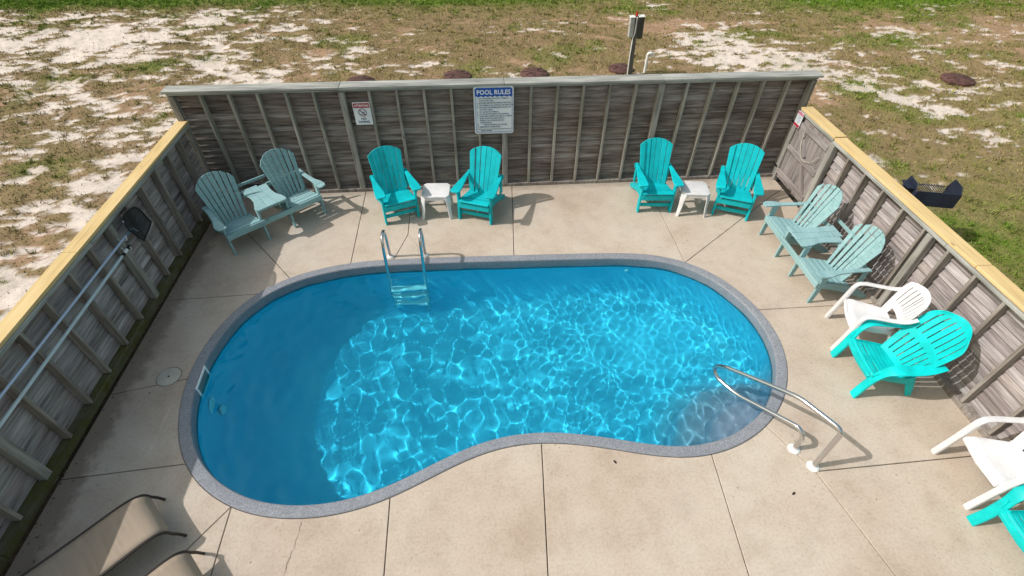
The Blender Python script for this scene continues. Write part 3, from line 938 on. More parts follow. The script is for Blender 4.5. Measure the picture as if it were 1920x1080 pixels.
nod = thing('no_diving_sign', 'small white sign headed ATTENTION with no diving symbol, on the back fence', 'sign', (2.698, -.016, 1.393))
MB().prism(rrect(.258, .355, .008), .005, XZ((0, 0, 0))).build('sign_plate', M_SGW, nod)
MB().box((0, -.0035, .128), (.238, .002, .072)).build('heading_band', M_SGR, nod)
text('ATTENTION', .045, M_LETW, nod, 0, .112, -.0055, 'CENTER', .84, .001, 'heading')
ring = [(.058 * math.cos(a), .058 * math.sin(a)) for a in np.linspace(0, 2 * math.pi, 32, endpoint=False)]
b = MB().tube([(x, -.0035, z + .02) for x, z in ring], .0055, 6, True)
b.tube([(-.041, -.0035, .061), (.041, -.0035, -.021)], .0055, 6)
b.build('prohibition_ring', M_SGR if False else flat('sign_dark_red', (.10, .03, .06)), nod)
b = MB().prism([(-.034, .046), (-.022, .052), (.012, .018), (.030, .040), (.036, .034), (.018, .002), (.004, .002)], .0016, XZ((0, -.0038, 0)))
b.prism([(.018 + .010 * math.cos(a), -.006 + .010 * math.sin(a)) for a in np.linspace(0, 2 * math.pi, 10, endpoint=False)], .0016, XZ((0, -.0038, 0)))
b.prism([(-.045, -.012), (-.03, -.006), (-.015, -.012), (0, -.006), (.03, -.012), (.03, -.019), (0, -.013), (-.015, -.019), (-.03, -.013), (-.045, -.019)], .0016, XZ((0, -.0038, 0)))
b.build('diving_symbol', M_INK, nod)
text('NO', .045, M_INK, nod, 0, -.095, -.0045, 'CENTER', 1.1, .0014, 'lettering')
text('DIVING', .045, M_INK, nod, 0, -.145, -.0045, 'CENTER', 1.1, .0014, 'lettering')

gs = thing('gate_sign', 'small red and white notice at the top of the gate post', 'sign', (9.645, -.155, 1.155), R(-90))
MB().prism(rrect(.165, .245, .006), .004, XZ((0, 0, 0))).build('sign_plate', M_SGW, gs)
MB().box((0, -.003, .095), (.155, .002, .045)).build('heading_band', plastic('sign_faded_red', (.55, .22, .28), .4, .2), gs)
MB().box((0, -.003, -.095), (.155, .002, .042)).build('lower_band', M_SGR, gs)
b = MB()
for z, w in ((.048, .12), (.022, .09), (-.004, .12), (-.03, .10), (-.054, .07)):
    b.box((0, -.0026, z), (w, .001, .012))
b.build('text_block', plastic('sign_faded_ink', (.30, .38, .52), .5, .2), gs)

# ------------------------------------------------------------------ adirondack chairs
def back_slats(root, mat, n, wb, wt, L, yb, zb, tilt, arch, xc=0.0, gap=.006, t=.018, curve=.03):
    """fan of n slats with an arched top; leans towards +y"""
    d = Vector((0, math.sin(tilt), math.cos(tilt))); nn = Vector((0, -math.cos(tilt), math.sin(tilt)))
    for i in range(n):
        u0, u1 = -1 + 2 * i / n, -1 + 2 * (i + 1) / n
        um = (u0 + u1) / 2
        top = lambda u: L - arch * (abs(u) ** 2.2)
        xb0, xb1 = u0 * wb / 2 + gap / 2, u1 * wb / 2 - gap / 2
        hw = lambda u, v: u * (wb + (wt - wb) * v / L) / 2
        poly = [(xb0, 0), (xb1, 0)]
        for k in range(5):
            u = u1 + (u0 - u1) * k / 4; s = gap / 2 * (-1 if k < 2 else (1 if k > 2 else 0))
            poly.append((hw(u, top(u)) + s, top(u)))
        off = nn * (curve * um * um)
        a = um * .10
        M = frame(Vector((xc, yb, zb)) + off, Vector((1, 0, 0)) * math.cos(a) + nn * math.sin(a), d, nn * math.cos(a) - Vector((1, 0, 0)) * math.sin(a))
        MB().prism(poly, t, M).build('back_slat', mat, root, .003)

def seat_slats(root, mat, pts, w, xc=0.0, bw=.088, t=.02, gap=.007):
    """boards across x whose centres follow pts (y, z)"""
    P = catmull([(0, y, z) for y, z in pts], 8)
    L = [0]
    for a, b in zip(P[:-1], P[1:]): L.append(L[-1] + (b - a).length)
    n = int(L[-1] / (bw + .008))
    for i in range(n):
        s = (i + .5) * L[-1] / n
        k = max(j for j in range(len(L)) if L[j] <= s); k = min(k, len(P) - 2)
        p = P[k].lerp(P[k + 1], (s - L[k]) / (L[k + 1] - L[k])); tg = (P[k + 1] - P[k]).normalized()
        M = frame((xc, p.y, p.z), (1, 0, 0), tg, Vector((1, 0, 0)).cross(tg))
        MB().box((0, 0, 0), (w, L[-1] / n - gap, t), M).build('seat_slat', mat, root, .004)

YZ = lambda x: frame((x, 0, 0), (0, 1, 0), (0, 0, 1), (1, 0, 0))
def stringer(root, mat, x, t=.026):
    MB().prism([(.0, .25), (.0, .355), (.20, .315), (.44, .262), (.62, .185), (.82, .05), (.84, .0), (.74, .0), (.60, .075), (.40, .155), (.2, .21)], t, YZ(x)).build('rear_leg', mat, root, .003)

def adirondack(label, loc, rz, group):
    root = thing('adirondack_chair', label, 'chair', loc, rz, group)
    m = M_TURQ
    for s in (-1, 1):
        MB().box((s * .262, .035, .272), (.03, .092, .545)).build('leg', m, root, .004)
        stringer(root, m, s * .232)
        arm = [(.205, -.075), (.235, -.092), (.335, -.085), (.352, -.06), (.350, .05), (.325, .25), (.300, .46), (.285, .60), (.245, .60), (.238, .40), (.218, .2), (.202, .05)]
        if s < 0: arm = [(-x, y) for x, y in reversed(arm)]
        MB().prism(arm, .026, frame((0, 0, .558), (1, 0, 0), (0, 1, 0), (0, 0, 1))).build('armrest', m, root, .005)
        br = [(.0, .0), (.055, .0), (.0, -.13)]
        MB().prism([(s * x, z) for x, z in br], .024, frame((s * .277, .03, .545), (1, 0, 0), (0, 0, 1), (0, -1, 0))).build('arm_bracket', m, root, .002)
        MB().box((s * .262, .56, .395), (.028, .075, .30)).build('rear_post', m, root, .003)
    seat_slats(root, m, [(-.035, .345), (-.01, .372), (.12, .352), (.30, .306), (.46, .268)], .488, bw=.082)
    MB().box((0, -.012, .29), (.494, .022, .09)).build('apron', m, root, .003)
    MB().box((0, .06, .115), (.494, .024, .06)).build('stretcher', m, root, .003)
    MB().box((0, .578, .53), (.60, .024, .075)).build('back_crossbar', m, root, .003)
    MB().box((0, .46, .30), (.44, .026, .06)).build('lower_crossbar', m, root, .003)
    back_slats(root, m, 6, .43, .545, .76, .425, .255, R(20.5), .10)
    return root
GT = 'turquoise adirondack chairs in front of the back fence'
adirondack('turquoise adirondack chair leftmost in the row, below the small no diving sign', (3.18, -.90, 0), R(20.3), GT)
adirondack('turquoise adirondack chair directly below the POOL RULES sign', (4.325, -1.005, 0), R(-21), GT)
adirondack('turquoise adirondack chair left of the right-hand white side table', (7.256, -.945, 0), R(-4), GT)
adirondack('turquoise adirondack chair nearest the gate, right of a white table', (8.437, -1.17, 0), R(-23.7), GT)

# ------------------------------------------------------------------ double seats with a table between
def settee(label, loc, rz, group):
    root = thing('double_adirondack_seat', label, 'bench', loc, rz, group)
    m = M_SETTEE
    for sx in (-1, 1):
        xc = sx * .475
        for s in (-1, 1):
            x = xc + s * .262
            MB().prism([(-.02, 0), (.04, 0), (.10, .54), (.01, .54)], .028, YZ(x)).build('leg', m, root, .004)
            stringer(root, m, xc + s * .232)
        seat_slats(root, m, [(-.01, .365), (.10, .355), (.28, .31), (.46, .27)], .485, xc, bw=.082, gap=.014)
        MB().box((xc, .575, .53), (.56, .024, .07)).build('back_crossbar', m, root, .003)
        back_slats(root, m, 7, .40, .60, .775, .42, .25, R(19.5), .155, xc, .013, .016, .05)
        arm = [(.235, -.12), (.28, -.135), (.345, -.115), (.368, -.06), (.360, .03), (.318, .16), (.302, .34), (.30, .60), (.235, .60), (.235, .34), (.242, .15)]
        arm = [(sx * x + xc, y) for x, y in arm]
        if sx < 0: arm.reverse()
        MB().prism(arm, .022, frame((0, 0, .552), (1, 0, 0), (0, 1, 0), (0, 0, 1))).build('armrest', m, root, .004)
        MB().box((xc + sx * .262, .56, .40), (.026, .06, .31)).build('rear_post', m, root, .003)
        MB().prism([(0, 0), (.05, 0), (0, -.15)] if sx > 0 else [(0, 0), (0, -.15), (-.05, 0)], .022, frame((xc + sx * .276, .05, .54), (1, 0, 0), (0, 0, 1), (0, -1, 0))).build('arm_bracket', m, root, .002)
    MB().box((0, -.022, .325), (1.50, .024, .085)).build('front_rail', m, root, .003)
    # table boards with a wavy outline
    half = [(.215, -.05), (.228, .0), (.215, .10), (.175, .20), (.163, .32), (.178, .46), (.19, .62)]
    for k, (f0, f1) in enumerate(((-1, -.34), (-.325, .325), (.34, 1))):
        poly = [(f0 * x, y) for x, y in half] + [(f1 * x, y) for x, y in reversed(half)]
        if k == 2: poly = [(x, y - .05 if y > .5 else y) for x, y in poly]
        MB().prism(poly, .022, frame((0, 0, .552), (1, 0, 0), (0, 1, 0), (0, 0, 1))).build('table_board', m, root, .003)
    MB().box((0, .02, .515), (.40, .024, .05)).build('table_apron', m, root, .002)
    MB().box((0, .52, .515), (.40, .024, .05)).build('table_apron', m, root, .002)
    MB().box((0, .72, .60), (.52, .022, .045)).build('tie_bar', m, root, .003)
    return root
settee('faded teal double adirondack seat with joined table, half shaded in the left corner', (1.346, -1.095, 0), R(40.7), 'faded teal double seats')
settee('faded teal double adirondack seat with joined table, sunlit against the right fence', (8.762, -2.375, 0), R(-89.3), 'faded teal double seats')

# ------------------------------------------------------------------ white side tables
def side_table(label, loc, rz, group):
    root = thing('side_table', label, 'table', loc, rz, group)
    w, d, c = .215, .20, .05
    octo = [(-w + c, -d), (w - c, -d), (w, -d + c), (w, d - c), (w - c, d), (-w + c, d), (-w, d - c), (-w, -d + c)]
    MB().prism(octo, .022, frame((0, 0, .409), (1, 0, 0), (0, 1, 0), (0, 0, 1))).build('tabletop', M_WHITE, root, .007, seg=2)
    o2 = [(x * .955, y * .955) for x, y in octo]
    b = MB(); n = 8
    for i in range(n):
        a, e = Vector((*o2[i], .375)), Vector((*o2[(i + 1) % n], .375))
        t = (e - a).normalized()
        b.box((0, 0, 0), ((e - a).length, .008, .05), frame((a + e) / 2, t, Vector((0, 0, 1)).cross(t), (0, 0, 1)))
    b.build('apron', M_WHITE, root, .002)
    for sx in (-1, 1):
        for sy in (-1, 1):
            P = catmull([(sx * .185, sy * .165, .40), (sx * .20, sy * .178, .30), (sx * .205, sy * .182, .15), (sx * .225, sy * .20, 0)], 4)
            MB().sweep(P, (sx * .7, -sy * .7, 0), [.05 - .026 * i / (len(P) - 1) for i in range(len(P))], .009).build('leg', M_WHITE, root)
    return root
side_table('white plastic side table between the two left turquoise chairs', (3.735, -.69, 0), R(-3), 'white plastic side tables')
side_table('white plastic side table between the two right turquoise chairs', (7.855, -.90, 0), R(-8), 'white plastic side tables')

# ------------------------------------------------------------------ moulded plastic chairs
def shell(name, fn, nu, nv, skip, thick, mat, root):
    vs = [fn(-1 + 2 * i / nu, j / nv) for j in range(nv + 1) for i in range(nu + 1)]
    fs = []
    for j in range(nv):
        for i in range(nu):
            if skip and skip(i, j): continue
            a = j * (nu + 1) + i
            fs.append((a, a + 1, a + nu + 2, a + nu + 1))
    bm = bmesh.new()
    V = [bm.verts.new(p) for p in vs]
    for f in fs: bm.faces.new([V[i] for i in f])
    loose = [v for v in bm.verts if not v.link_faces]
    bmesh.ops.delete(bm, geom=loose, context='VERTS')
    bmesh.ops.recalc_face_normals(bm, faces=bm.faces)
    me = bpy.data.meshes.new(name); bm.to_mesh(me); bm.free(); me.materials.append(mat)
    me.polygons.foreach_set('use_smooth', [True] * len(me.polygons))
    o = link(bpy.data.objects.new(name, me), root)
    s = o.modifiers.new('thickness', 'SOLIDIFY'); s.thickness = thick; s.offset = 0
    b = o.modifiers.new('edge', 'BEVEL'); b.width = .0025; b.segments = 1; b.limit_method = 'ANGLE'; b.angle_limit = R(50)
    return o

def armchair(label, loc, rz, group):
    root = thing('plastic_armchair', label, 'chair', loc, rz, group)
    m = M_WHITE
    def seat(u, v):
        y = .02 + .45 * v; w = .245 - .045 * v
        z = .42 - .02 * v - .022 * (1 - u * u) * math.sin(math.pi * min(1, v * 1.05)) - .05 * max(0, .12 - v) / .12 * 1.0
        return (u * w, y - .02 * (1 - u * u) * (1 - v), z)
    shell('seat', seat, 16, 12, None, .010, m, root)
    def back(u, v):
        w = .185 + .125 * (v ** .75) - .12 * max(0, v - .72)
        h = .50 * v * (1 - .13 * u * u * v)
        return (u * w * (1 - .10 * v * u * u), .455 + .34 * h + .02 * v - .085 * u * u * (.5 + .5 * v), .405 + h)
    slots = {6, 11, 16, 21, 24, 29, 34, 39}
    shell('backrest', back, 46, 20, lambda i, j: (i in slots and 7 <= j <= 16) or (11 <= i <= 34 and 1 <= j <= 3), .011, m, root)
    for s in (-1, 1):
        P = catmull([(s * .262, .56, .715), (s * .282, .46, .665), (s * .292, .30, .652), (s * .292, .14, .648), (s * .287, .065, .600), (s * .283, .035, .42), (s * .283, .005, .20), (s * .285, -.025, .0)], 5)
        n = len(P)
        MB().sweep(P, [(1, 0, 0)] * n, [.030] * n, [.009 + .012 * sstep(.45, .7, np.array(i / n)) for i in range(n)]).build('arm_leg', m, root)
        P = catmull([(s * .188, .44, .41), (s * .21, .49, .25), (s * .235, .56, 0)], 5)
        MB().sweep(P, (1, 0, 0), .026, .013).build('rear_leg', m, root)
    b = MB()
    for s in (-1, 1):
        b.sweep([(s * .235, .05, .385), (s * .19, .46, .375)], (0, 0, 1), .03, .005)
    b.sweep([(-.24, .03, .38), (0, .01, .375), (.24, .03, .38)], (0, 0, 1), .03, .005)
    b.build('seat_skirt', m, root)
    return root
armchair('white plastic armchair between the teal double seat and the cyan plastic chair', (8.80, -3.66, 0), R(-112), 'white plastic armchairs by the right fence')
armchair('white plastic armchair cut off by the right edge, above the lower cyan chair', (8.99, -5.59, 0), R(-97), 'white plastic armchairs by the right fence')

def plastic_adirondack(label, loc, rz, group):
    root = thing('plastic_adirondack_chair', label, 'chair', loc, rz, group)
    m = M_CYAN
    def seat(u, v):
        y = .02 + .46 * v; w = .255 - .02 * v
        z = .365 - .115 * v - .012 * (1 - u * u) - .055 * max(0, .10 - v) / .10
        z += .004 * (1 if int(v * 15.99) % 2 else 0)
        return (u * w, y, z)
    shell('seat', seat, 12, 32, lambda i, j: j in (4, 5, 9) and 1 <= i <= 10 and i not in (5, 6) and j != 5, .010, m, root)
    def back(u, v):
        w = .225 + .085 * math.sin(min(1, v * 1.15) * math.pi * .62) - .10 * max(0, v - .80) / .2 * max(0, v - .80) / .2
        h = .84 * v * (1 - .06 * u * u * v)
        return (u * w, .445 + h * .47 - .07 * u * u, .235 + h * .88)
    sl = {6, 12, 18, 24, 30, 36, 42}
    shell('backrest', back, 49, 40, lambda i, j: i in sl and (4 <= j <= 16 or 21 <= j <= 35), .011, m, root)
    for s in (-1, 1):
        P = catmull([(s * .30, .66, .60), (s * .325, .52, .572), (s * .345, .34, .562), (s * .345, .20, .556), (s * .325, .12, .50), (s * .298, .07, .36), (s * .286, .03, .18), (s * .29, -.01, 0)], 5)
        n = len(P)
        MB().sweep(P, [(1, 0, 0)] * n, [.046 + .020 * math.sin(math.pi * min(1, i / n * 1.6)) for i in range(n)], [.008 + .010 * float(sstep(.5, .75, np.array(i / n))) for i in range(n)]).build('arm_leg', m, root)
        MB().sweep(catmull([(s * .235, .06, .33), (s * .245, .25, .285), (s * .235, .50, .235)], 5), (0, 0, 1), .045, .006).build('seat_side', m, root)
        P = catmull([(s * .225, .50, .30), (s * .235, .56, .16), (s * .245, .62, 0)], 5)
        MB().sweep(P, (0, 1, 0), [.055 - .025 * i / (len(P) - 1) for i in range(len(P))], .011).build('rear_leg', m, root)
        MB().sweep(catmull([(s * .275, .06, .335), (s * .30, .09, .42)], 3), (0, 1, 0), .03, .008).build('arm_gusset', m, root)
    MB().sweep([(-.25, .035, .31), (0, .025, .30), (.25, .035, .31)], (0, 0, 1), .04, .006).build('front_skirt', m, root)
    return root
plastic_adirondack('bright cyan moulded plastic adirondack chair beside the white armchair at the right fence', (8.597, -4.285, 0), R(-98), 'cyan plastic adirondack chairs')
plastic_adirondack('bright cyan moulded plastic chair cut off by the bottom right corner', (8.875, -6.285, 0), R(-92), 'cyan plastic adirondack chairs')

# ------------------------------------------------------------------ pool ladder, entry rail, fittings
lad = thing('pool_ladder', 'stainless steel pool ladder with white treads at the far pool edge', 'ladder', (3.315, -1.77, 0))
for s in (-1, 1):
    x = s * .256
    P = fillet([(x, 0, .0), (x, -.02, .40), (x, -.07, .56), (x, -.25, .565), (x, -.315, .42), (x, -.345, 0.0), (x, -.365, -1.15)], .11, 8)
    t = MB().tube(P, .0215, 14).build('rail', M_STEEL, lad); t.cycles.is_caustics_receiver = True
    MB().lathe([(.052, .002), (.052, .008), (.038, .022), (.026, .026)], 24, Matrix.Translation((x, 0, 0))).build('flange', M_WFIT, lad)
for k, z in enumerate((-.45, -.67, -.90)):
    t = MB().box((0, -.352, z), (.50, .105, .03)).build('tread', M_WUND, lad, .006); t.cycles.is_caustics_receiver = True

rail = thing('entry_handrail', 'stainless steel handrail with white flanges at the pool entry steps', 'handrail', (7.66, -5.365, 0))
o = Vector((7.66, -5.365, 0))
Pp = [(7.66, -5.365, 0), (7.655, -5.358, .685), (7.451, -4.957, .655), (7.09, -4.25, .25), (7.035, -4.145, .125), (7.075, -4.225, .012), (7.21, -4.487, .03), (7.52, -5.092, .318), (7.557, -5.164, .25), (7.557, -5.164, 0)]
Pp = [Vector(p) - o for p in Pp]
MB().tube(fillet(Pp, .085, 8), .0245, 14).build('rail_tube', M_STEEL, rail)
for p in (Pp[0], Pp[-1]):
    MB().lathe([(.062, .002), (.062, .008), (.045, .024), (.027, .028)], 28, Matrix.Translation(p)).build('flange', M_WFIT, rail)

lid = thing('deck_access_disc', 'round cream plastic cover set in the deck left of the pool', 'cover', (.696, -3.755, 0))
M_LID = plastic('cream_plastic', (.50, .46, .38), .6, .06)
MB().lathe([(.128, -.004), (.128, .004), (.122, .007), (.0, .0075)], 40).build('lid_plate', M_LID, lid)
MB().lathe([(.012, .007), (.012, .009), (.0, .009)], 12).build('finger_hole', M_BLACK, lid)
MB().lathe([(.133, -.002), (.139, .003), (.134, .005), (.129, .003)], 40).build('collar', plastic('grey_collar', (.24, .22, .19), .7), lid)

def wall_frame(y, dz, off):
    """frame on the west pool wall at world y, z: x along the wall, y up, z into the pool"""
    P = inset(INN, off); c = [i for i in range(NO) if P[i, 0] < 2.5]
    i = min(c, key=lambda k: abs(P[k, 1] - y))
    t = P[(i + 1) % NO] - P[i - 1]; t = Vector((t[0], t[1], 0)).normalized(); n = Vector((-t.y, t.x, 0))
    return frame((P[i, 0], P[i, 1], dz), t, (0, 0, 1), n)
sk = thing('skimmer_mouth', 'white framed rectangular skimmer opening in the left pool wall', 'skimmer')
Mf = wall_frame(-3.76, -.105, .004)
b = MB()
for (cx, cy, w, h) in ((0, .095, .34, .03), (0, -.095, .34, .03), (-.155, 0, .03, .16), (.155, 0, .03, .16)):
    b.box((cx, cy, .004), (w, h, .014), Mf)
t = b.build('face_frame', M_WUND, sk, .003); t.cycles.is_caustics_receiver = True
t = MB().box((0, 0, .0015), (.28, .16, .004), Mf).build('weir_flap', plastic('grey_weir', (.16, .22, .22), .6), sk); t.cycles.is_caustics_receiver = True
rf = thing('suction_fitting', 'pale round ring fitting under water on the left pool wall', 'pool fitting')
t = MB().lathe([(.115, .0), (.115, .012), (.095, .022), (.058, .022), (.055, .004), (.0, .004)], 32, wall_frame(-3.95, -.50, .016)).build('ring', M_WUND, rf); t.cycles.is_caustics_receiver = True
rf = thing('return_fitting', 'smaller pale round fitting under water below the ring fitting', 'pool fitting')
t = MB().lathe([(.062, .0), (.062, .012), (.045, .024), (.0, .024)], 24, wall_frame(-3.86, -.86, .042)).build('cap', M_WUND, rf); t.cycles.is_caustics_receiver = True
P = inset(INN, .012); i = min([k for k in range(NO) if P[k, 1] > -2.6], key=lambda k: abs(P[k, 0] - 6.55))
rf = thing('inlet_fitting', 'tiny white inlet fitting just under water on the far pool wall', 'pool fitting')
t = MB().lathe([(.032, .0), (.032, .012), (.020, .02), (.0, .02)], 20, frame((P[i, 0], P[i, 1], -.27), (1, 0, 0), (0, 0, 1), (0, -1, 0))).build('eyeball', M_WUND, rf); t.cycles.is_caustics_receiver = True

# ------------------------------------------------------------------ net and poles on the west fence
net = thing('skimmer_net', 'black leaf net on a pale blue pole hung along the left fence', 'pool net', (.17, -2.2, 1.1))
o = Vector((.17, -2.2, 1.1))
rim = [(-2.081, 1.236), (-2.326, 1.306), (-2.372, 1.255), (-2.385, 1.14), (-2.286, .893), (-2.233, .878), (-1.998, .937), (-2.005, .995)]
rimp = [Vector((.20, y, z)) - o for y, z in rim]
rimc = catmull(rimp, 5, True)
MB().tube(rimc, .010, 8, True).build('rim', M_BLACK, net)
def _mesh():
    t = NT('black_net_mesh')
    tr = t.n('ShaderNodeBsdfTransparent'); mx = t.n('ShaderNodeMixShader')
    out = [n for n in t.t.nodes if n.type == 'OUTPUT_MATERIAL'][0]
    t.set((.012, .012, .016), .8)
    mx.inputs[0].default_value = .84
    t.l(tr.outputs[0], mx.inputs[1]); t.l(t.b.outputs[0], mx.inputs[2]); t.l(mx.outputs[0], out.inputs[0])
    return t.m
cen = sum(rimc, Vector()) / len(rimc)
vs = []; fs = []; nr = len(rimc)
for k in range(5):
    s = 1 - k / 4.5
    for p in rimc:
        vs.append(cen + (p - cen) * s + Vector((-.05 * (1 - s * s), 0, 0)))
for k in range(4):
    for i in range(nr):
        j = (i + 1) % nr; fs.append((k * nr + i, k * nr + j, (k + 1) * nr + j, (k + 1) * nr + i))
fs.append(tuple(4 * nr + i for i in range(nr)))
MB().add(vs, fs).build('netting', _mesh(), net)
MB().tube([Vector((.17, -2.37, 1.085)) - o, Vector((.165, -2.50, 1.075)) - o, Vector((.165, -4.75, 1.10)) - o, Vector((.16, -6.9, 1.12)) - o], .0145, 10).build('pole', M_ALU, net)
b = MB()
for dy in (-.06, .06):
    b.tube([Vector((.19, -2.34 + dy * .5, 1.09)) - o, Vector((.20, -2.33 + dy, 1.13 - dy * 2.0)) - o], .008, 6)
b.tube([Vector((.17, -2.33, 1.09)) - o, Vector((.168, -2.44, 1.08)) - o], .019, 10)
b.build('yoke', plastic('blue_grey_yoke', (.12, .17, .22), .5), net)
pole = thing('telescopic_pole', 'pale white pool pole with black tip hung below the net pole', 'pole', (.17, -2.5, .95))
o2 = Vector((.17, -2.5, .95))
MB().tube([Vector((.165, -2.62, .952)) - o2, Vector((.16, -4.88, .93)) - o2, Vector((.16, -6.9, .91)) - o2], .016, 10).build('pole_tube', M_WPOLE, pole)
MB().tube([Vector((.165, -2.48, .955)) - o2, Vector((.165, -2.55, .954)) - o2], .021, 10).build('tip', M_BLACK, pole)
MB().tube([Vector((.165, -2.55, .954)) - o2, Vector((.165, -2.62, .952)) - o2], .019, 10).build('ferrule', M_WFIT, pole)
MB().tube([Vector((.165, -2.62, .952)) - o2, Vector((.165, -2.67, .951)) - o2], .021, 10).build('collar', M_BLACK, pole)
for (y, z, lab) in ((-2.49, 1.06, 'white hook holding the net pole on the fence post'), (-2.52, .935, 'white hook holding the lower pole on the fence post')):
    h = MB().tube(fillet([(.085, y, z + .03), (.10, y, z - .012), (.19, y, z - .012), (.20, y, z + .035)], .015, 4), .006, 6)
    tag(h.build('pole_hook', M_WFIT), lab, 'hook', 'hooks on the left fence')

# ------------------------------------------------------------------ sun loungers
def lounger(label, loc, rz, group):
    """local +y is the curled head end, x across"""
    root = thing('sun_lounger', label, 'lounger', loc, rz, group)
    prof = [(.045, .165), (.035, .205), (.012, .245), (-.03, .275), (-.08, .288), (-.16, .293), (-.30, .287), (-.55, .272), (-.85, .262), (-1.15, .262), (-1.45, .27)]
    C = catmull([(0, y, z) for y, z in prof], 6)
    w = .235
    nu = 8
    vs = []; fs = []
    for p in C:
        for i in range(nu + 1):
            u = -1 + 2 * i / nu
            vs.append((u * w, p.y, p.z - .010 * (1 - u * u)))
    for j in range(len(C) - 1):
        for i in range(nu):
            a = j * (nu + 1) + i; fs.append((a, a + 1, a + nu + 2, a + nu + 1))
    s = MB().add(vs, fs).build('sling', M_SLING, root)
    md = s.modifiers.new('thickness', 'SOLIDIFY'); md.thickness = .004
    for sx in (-1, 1):
        P = [(sx * (w + .006), p.y, p.z - .006) for p in C]
        P = [(sx * (w + .008), .10, .0), (sx * (w + .007), .075, .09)] + P
        MB().tube(P, .0135, 8).build('side_rail', M_BRONZE, root)
        MB().tube([(sx * w, -1.30, .26), (sx * w, -1.34, 0)], .012, 8).build('leg', M_BRONZE, root)
    MB().tube([(-w, -.20, .262), (w, -.20, .262)], .010, 8).build('crossbar', M_BRONZE, root)
    MB().tube([(-w, -1.30, .25), (w, -1.30, .25)], .010, 8).build('crossbar', M_BRONZE, root)
    return root
GL = 'beige sling loungers at the lower left'
LA = R(-47)
lounger('beige sling lounger nearer the left fence, its head end half in shade', (1.335, -5.475, 0), LA, GL)
lounger('beige sling lounger at the bottom edge of the picture, right of the other lounger', (1.885, -6.00, 0), LA, GL)

# ------------------------------------------------------------------ things outside the fence
gl = thing('park_grill', 'dark steel charcoal grill on a post, outside the right fence', 'grill', (10.93, -1.88, -.03), R(-14))
MB().tube([(0, .10, 0), (0, .10, .70)], .035, 12).build('post', M_GRILL, gl)
b = MB()
b.box((0, .08, .70), (.56, .36, .012))                                   # floor
b.prism([(-.29, .70), (.29, .70), (.29, .93), (-.29, .93)], .010, frame((0, -.10, 0), (1, 0, 0), (0, 0, 1), (0, -1, 0)))
b.build('firebox', M_GRILL, gl, .002)
for s in (-1, 1):
    MB().prism([(-.10, .70), (.26, .70), (.26, .86), (.20, 1.0), (-.02, 1.0), (-.10, .90)], .010, YZ(s * .295)).build('side_plate', M_GRILL, gl, .002)
b = MB()
for k in range(13):
    b.tube([(-.20 + k * .033, -.09, .862), (-.20 + k * .033, .25, .862)], .005, 6)
b.tube([(-.27, .0, .857), (.27, .0, .857)], .006, 6); b.tube([(-.27, .22, .857), (.27, .22, .857)], .006, 6)
b.build('grate', M_GRILL, gl)
MB().box((-.36, .06, .93), (.10, .22, .012)).build('handle_plate', M_GRILL, gl, .002)

up = thing('utility_post', 'weathered wooden utility post with meter boxes and a red lamp, beyond the back fence', 'post', (8.27, 4.80, -.04))
UR = Euler((0, R(-2.2), 0)).to_matrix().to_4x4()
def ub(name, c, s, m, bev=.004):
    return MB().box(c, s, UR).build(name, m, up, bev)
ub('post', (0, 0, .66), (.10, .10, 1.34), wood('grey_post', (.05, .05, .05), (.12, .12, .11), (.22, .22, .21), axis='z', var=.1))
ub('meter_box', (-.10, -.01, 1.12), (.10, .13, .42), plastic('grey_metal_box', (.38, .40, .40), .5, .1), .008)
ub('control_box', (.115, -.01, 1.10), (.12, .13, .46), plastic('dark_grey_box', (.05, .055, .055), .5, .1), .008)
ub('box_lid', (-.10, -.01, 1.345), (.12, .15, .02), M_WFIT, .004)
ub('box_lid', (.115, -.01, 1.345), (.14, .15, .02), M_WFIT, .004)
MB().tube([UR @ Vector(p) for p in [(-.062, -.055, 0), (-.062, -.058, .5), (-.045, -.06, .9), (-.012, -.06, 1.0), (.0, -.06, 1.34)]], .014, 8).build('conduit', M_WFIT, up)
MB().lathe([(.028, 1.35), (.028, 1.41), (.018, 1.435), (.0, 1.44)], 14, UR).build('alarm_lamp', plastic('red_lens', (.45, .02, .02), .3), up)
vp = thing('vent_pipe', 'white plastic vent pipe bent over at the top, right of the utility post', 'pipe', (8.70, 4.95, -.04))
MB().tube(fillet([(0, 0, 0), (0, 0, .47), (.10, -.03, .47), (.12, -.036, .40)], .06, 6), .035, 14).build('pipe', M_WFIT, vp)
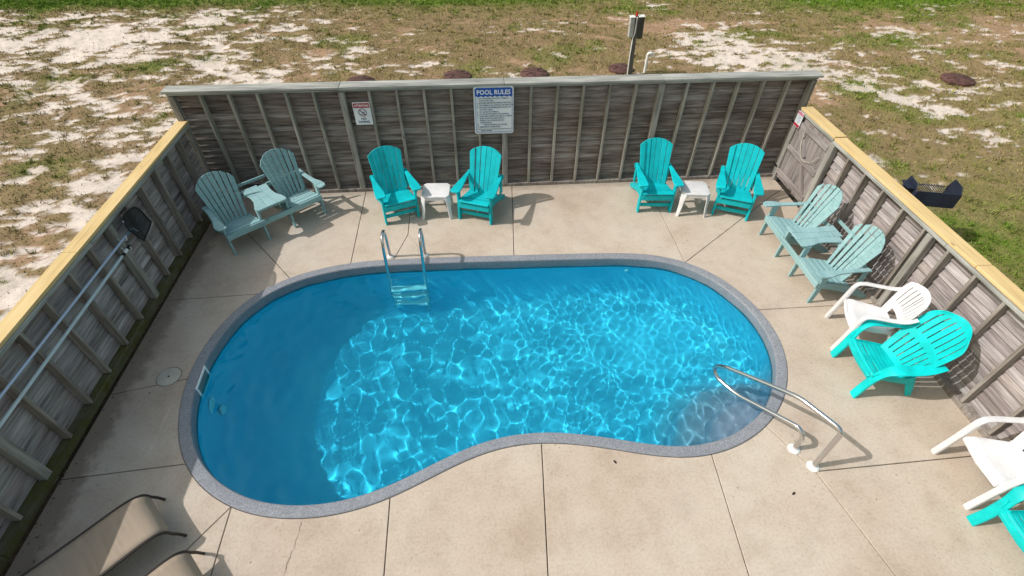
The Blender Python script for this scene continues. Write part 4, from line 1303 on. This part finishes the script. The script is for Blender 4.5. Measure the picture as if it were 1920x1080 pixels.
for k, (x, y, r, lab) in enumerate(((1.72, 4.72, .33, 'brown septic lid furthest left, mostly hidden behind the back fence'), (4.03, 4.93, .34, 'brown septic lid in the sand left of the POOL RULES sign'),
                                    (5.92, 4.98, .34, 'brown septic lid in the grass right of the POOL RULES sign'), (8.14, 5.14, .31, 'brown septic lid at the foot of the utility post'),
                                    (16.25, 3.98, .36, 'brown septic lid alone on the lawn far right'), (18.55, 3.9, .33, 'brown septic lid cut by the right edge of the picture'))):
    t = thing('septic_lid', lab, 'lid', (x, y, -.03), random.uniform(0, 6), 'brown round septic lids')
    MB().lathe([(r, .0), (r, .045), (r - .025, .062), (.10, .085), (.0, .088)], 32).build('cover', M_RUBBER, t)
    b = MB()
    for q in range(8):
        a = q * math.pi / 4
        b.tube([(.10 * math.cos(a), .10 * math.sin(a), .088), ((r - .04) * math.cos(a), (r - .04) * math.sin(a), .070)], .009, 5)
    b.build('ribs', M_RUBBER, t)

# loose litter blown along the foot of the west fence
b = MB(); rr = random.Random(21)
for k in range(260):
    y = -rr.random() ** .9 * 8.2 - .1; x = .14 + rr.expovariate(9.0); a = rr.uniform(0, 6.3); l = rr.uniform(.005, .016); w_ = l * rr.uniform(.15, .5)
    if rr.random() < .12: x = rr.uniform(9.1, 9.62)
    M = frame((x, y, .004 + .003 * rr.random()), (math.cos(a), math.sin(a), rr.uniform(-.2, .2)), (-math.sin(a), math.cos(a), rr.uniform(-.2, .2)), (0, 0, 1))
    b.add([(-l, 0, 0), (0, w_, .002), (l, 0, 0), (0, -w_, .001)], [(0, 1, 2, 3)], M)
tag(b.build('leaf_litter', plastic('litter_brown', (.07, .048, .028), .9, .4, 40), smooth=False), kind='stuff')

# fallen leaves on the deck
M_LEAF = plastic('dry_leaf', (.03, .018, .010), .8, .3, 40)
for x, y, a, lab in ((7.33, -5.62, .5, 'dark fallen leaf on the deck below the handrail flanges'), (5.66, -5.17, 2.1, 'dark fallen leaf on the deck near the pool curve')):
    lf = MB().prism([(-.022, 0), (-.01, .010), (.008, .011), (.024, .002), (.008, -.010), (-.01, -.008)], .003, frame((x, y, .006), (math.cos(a), math.sin(a), .1), (-math.sin(a), math.cos(a), .15), (0, 0, 1)))
    tag(lf.build('leaf', M_LEAF), lab, 'leaf')
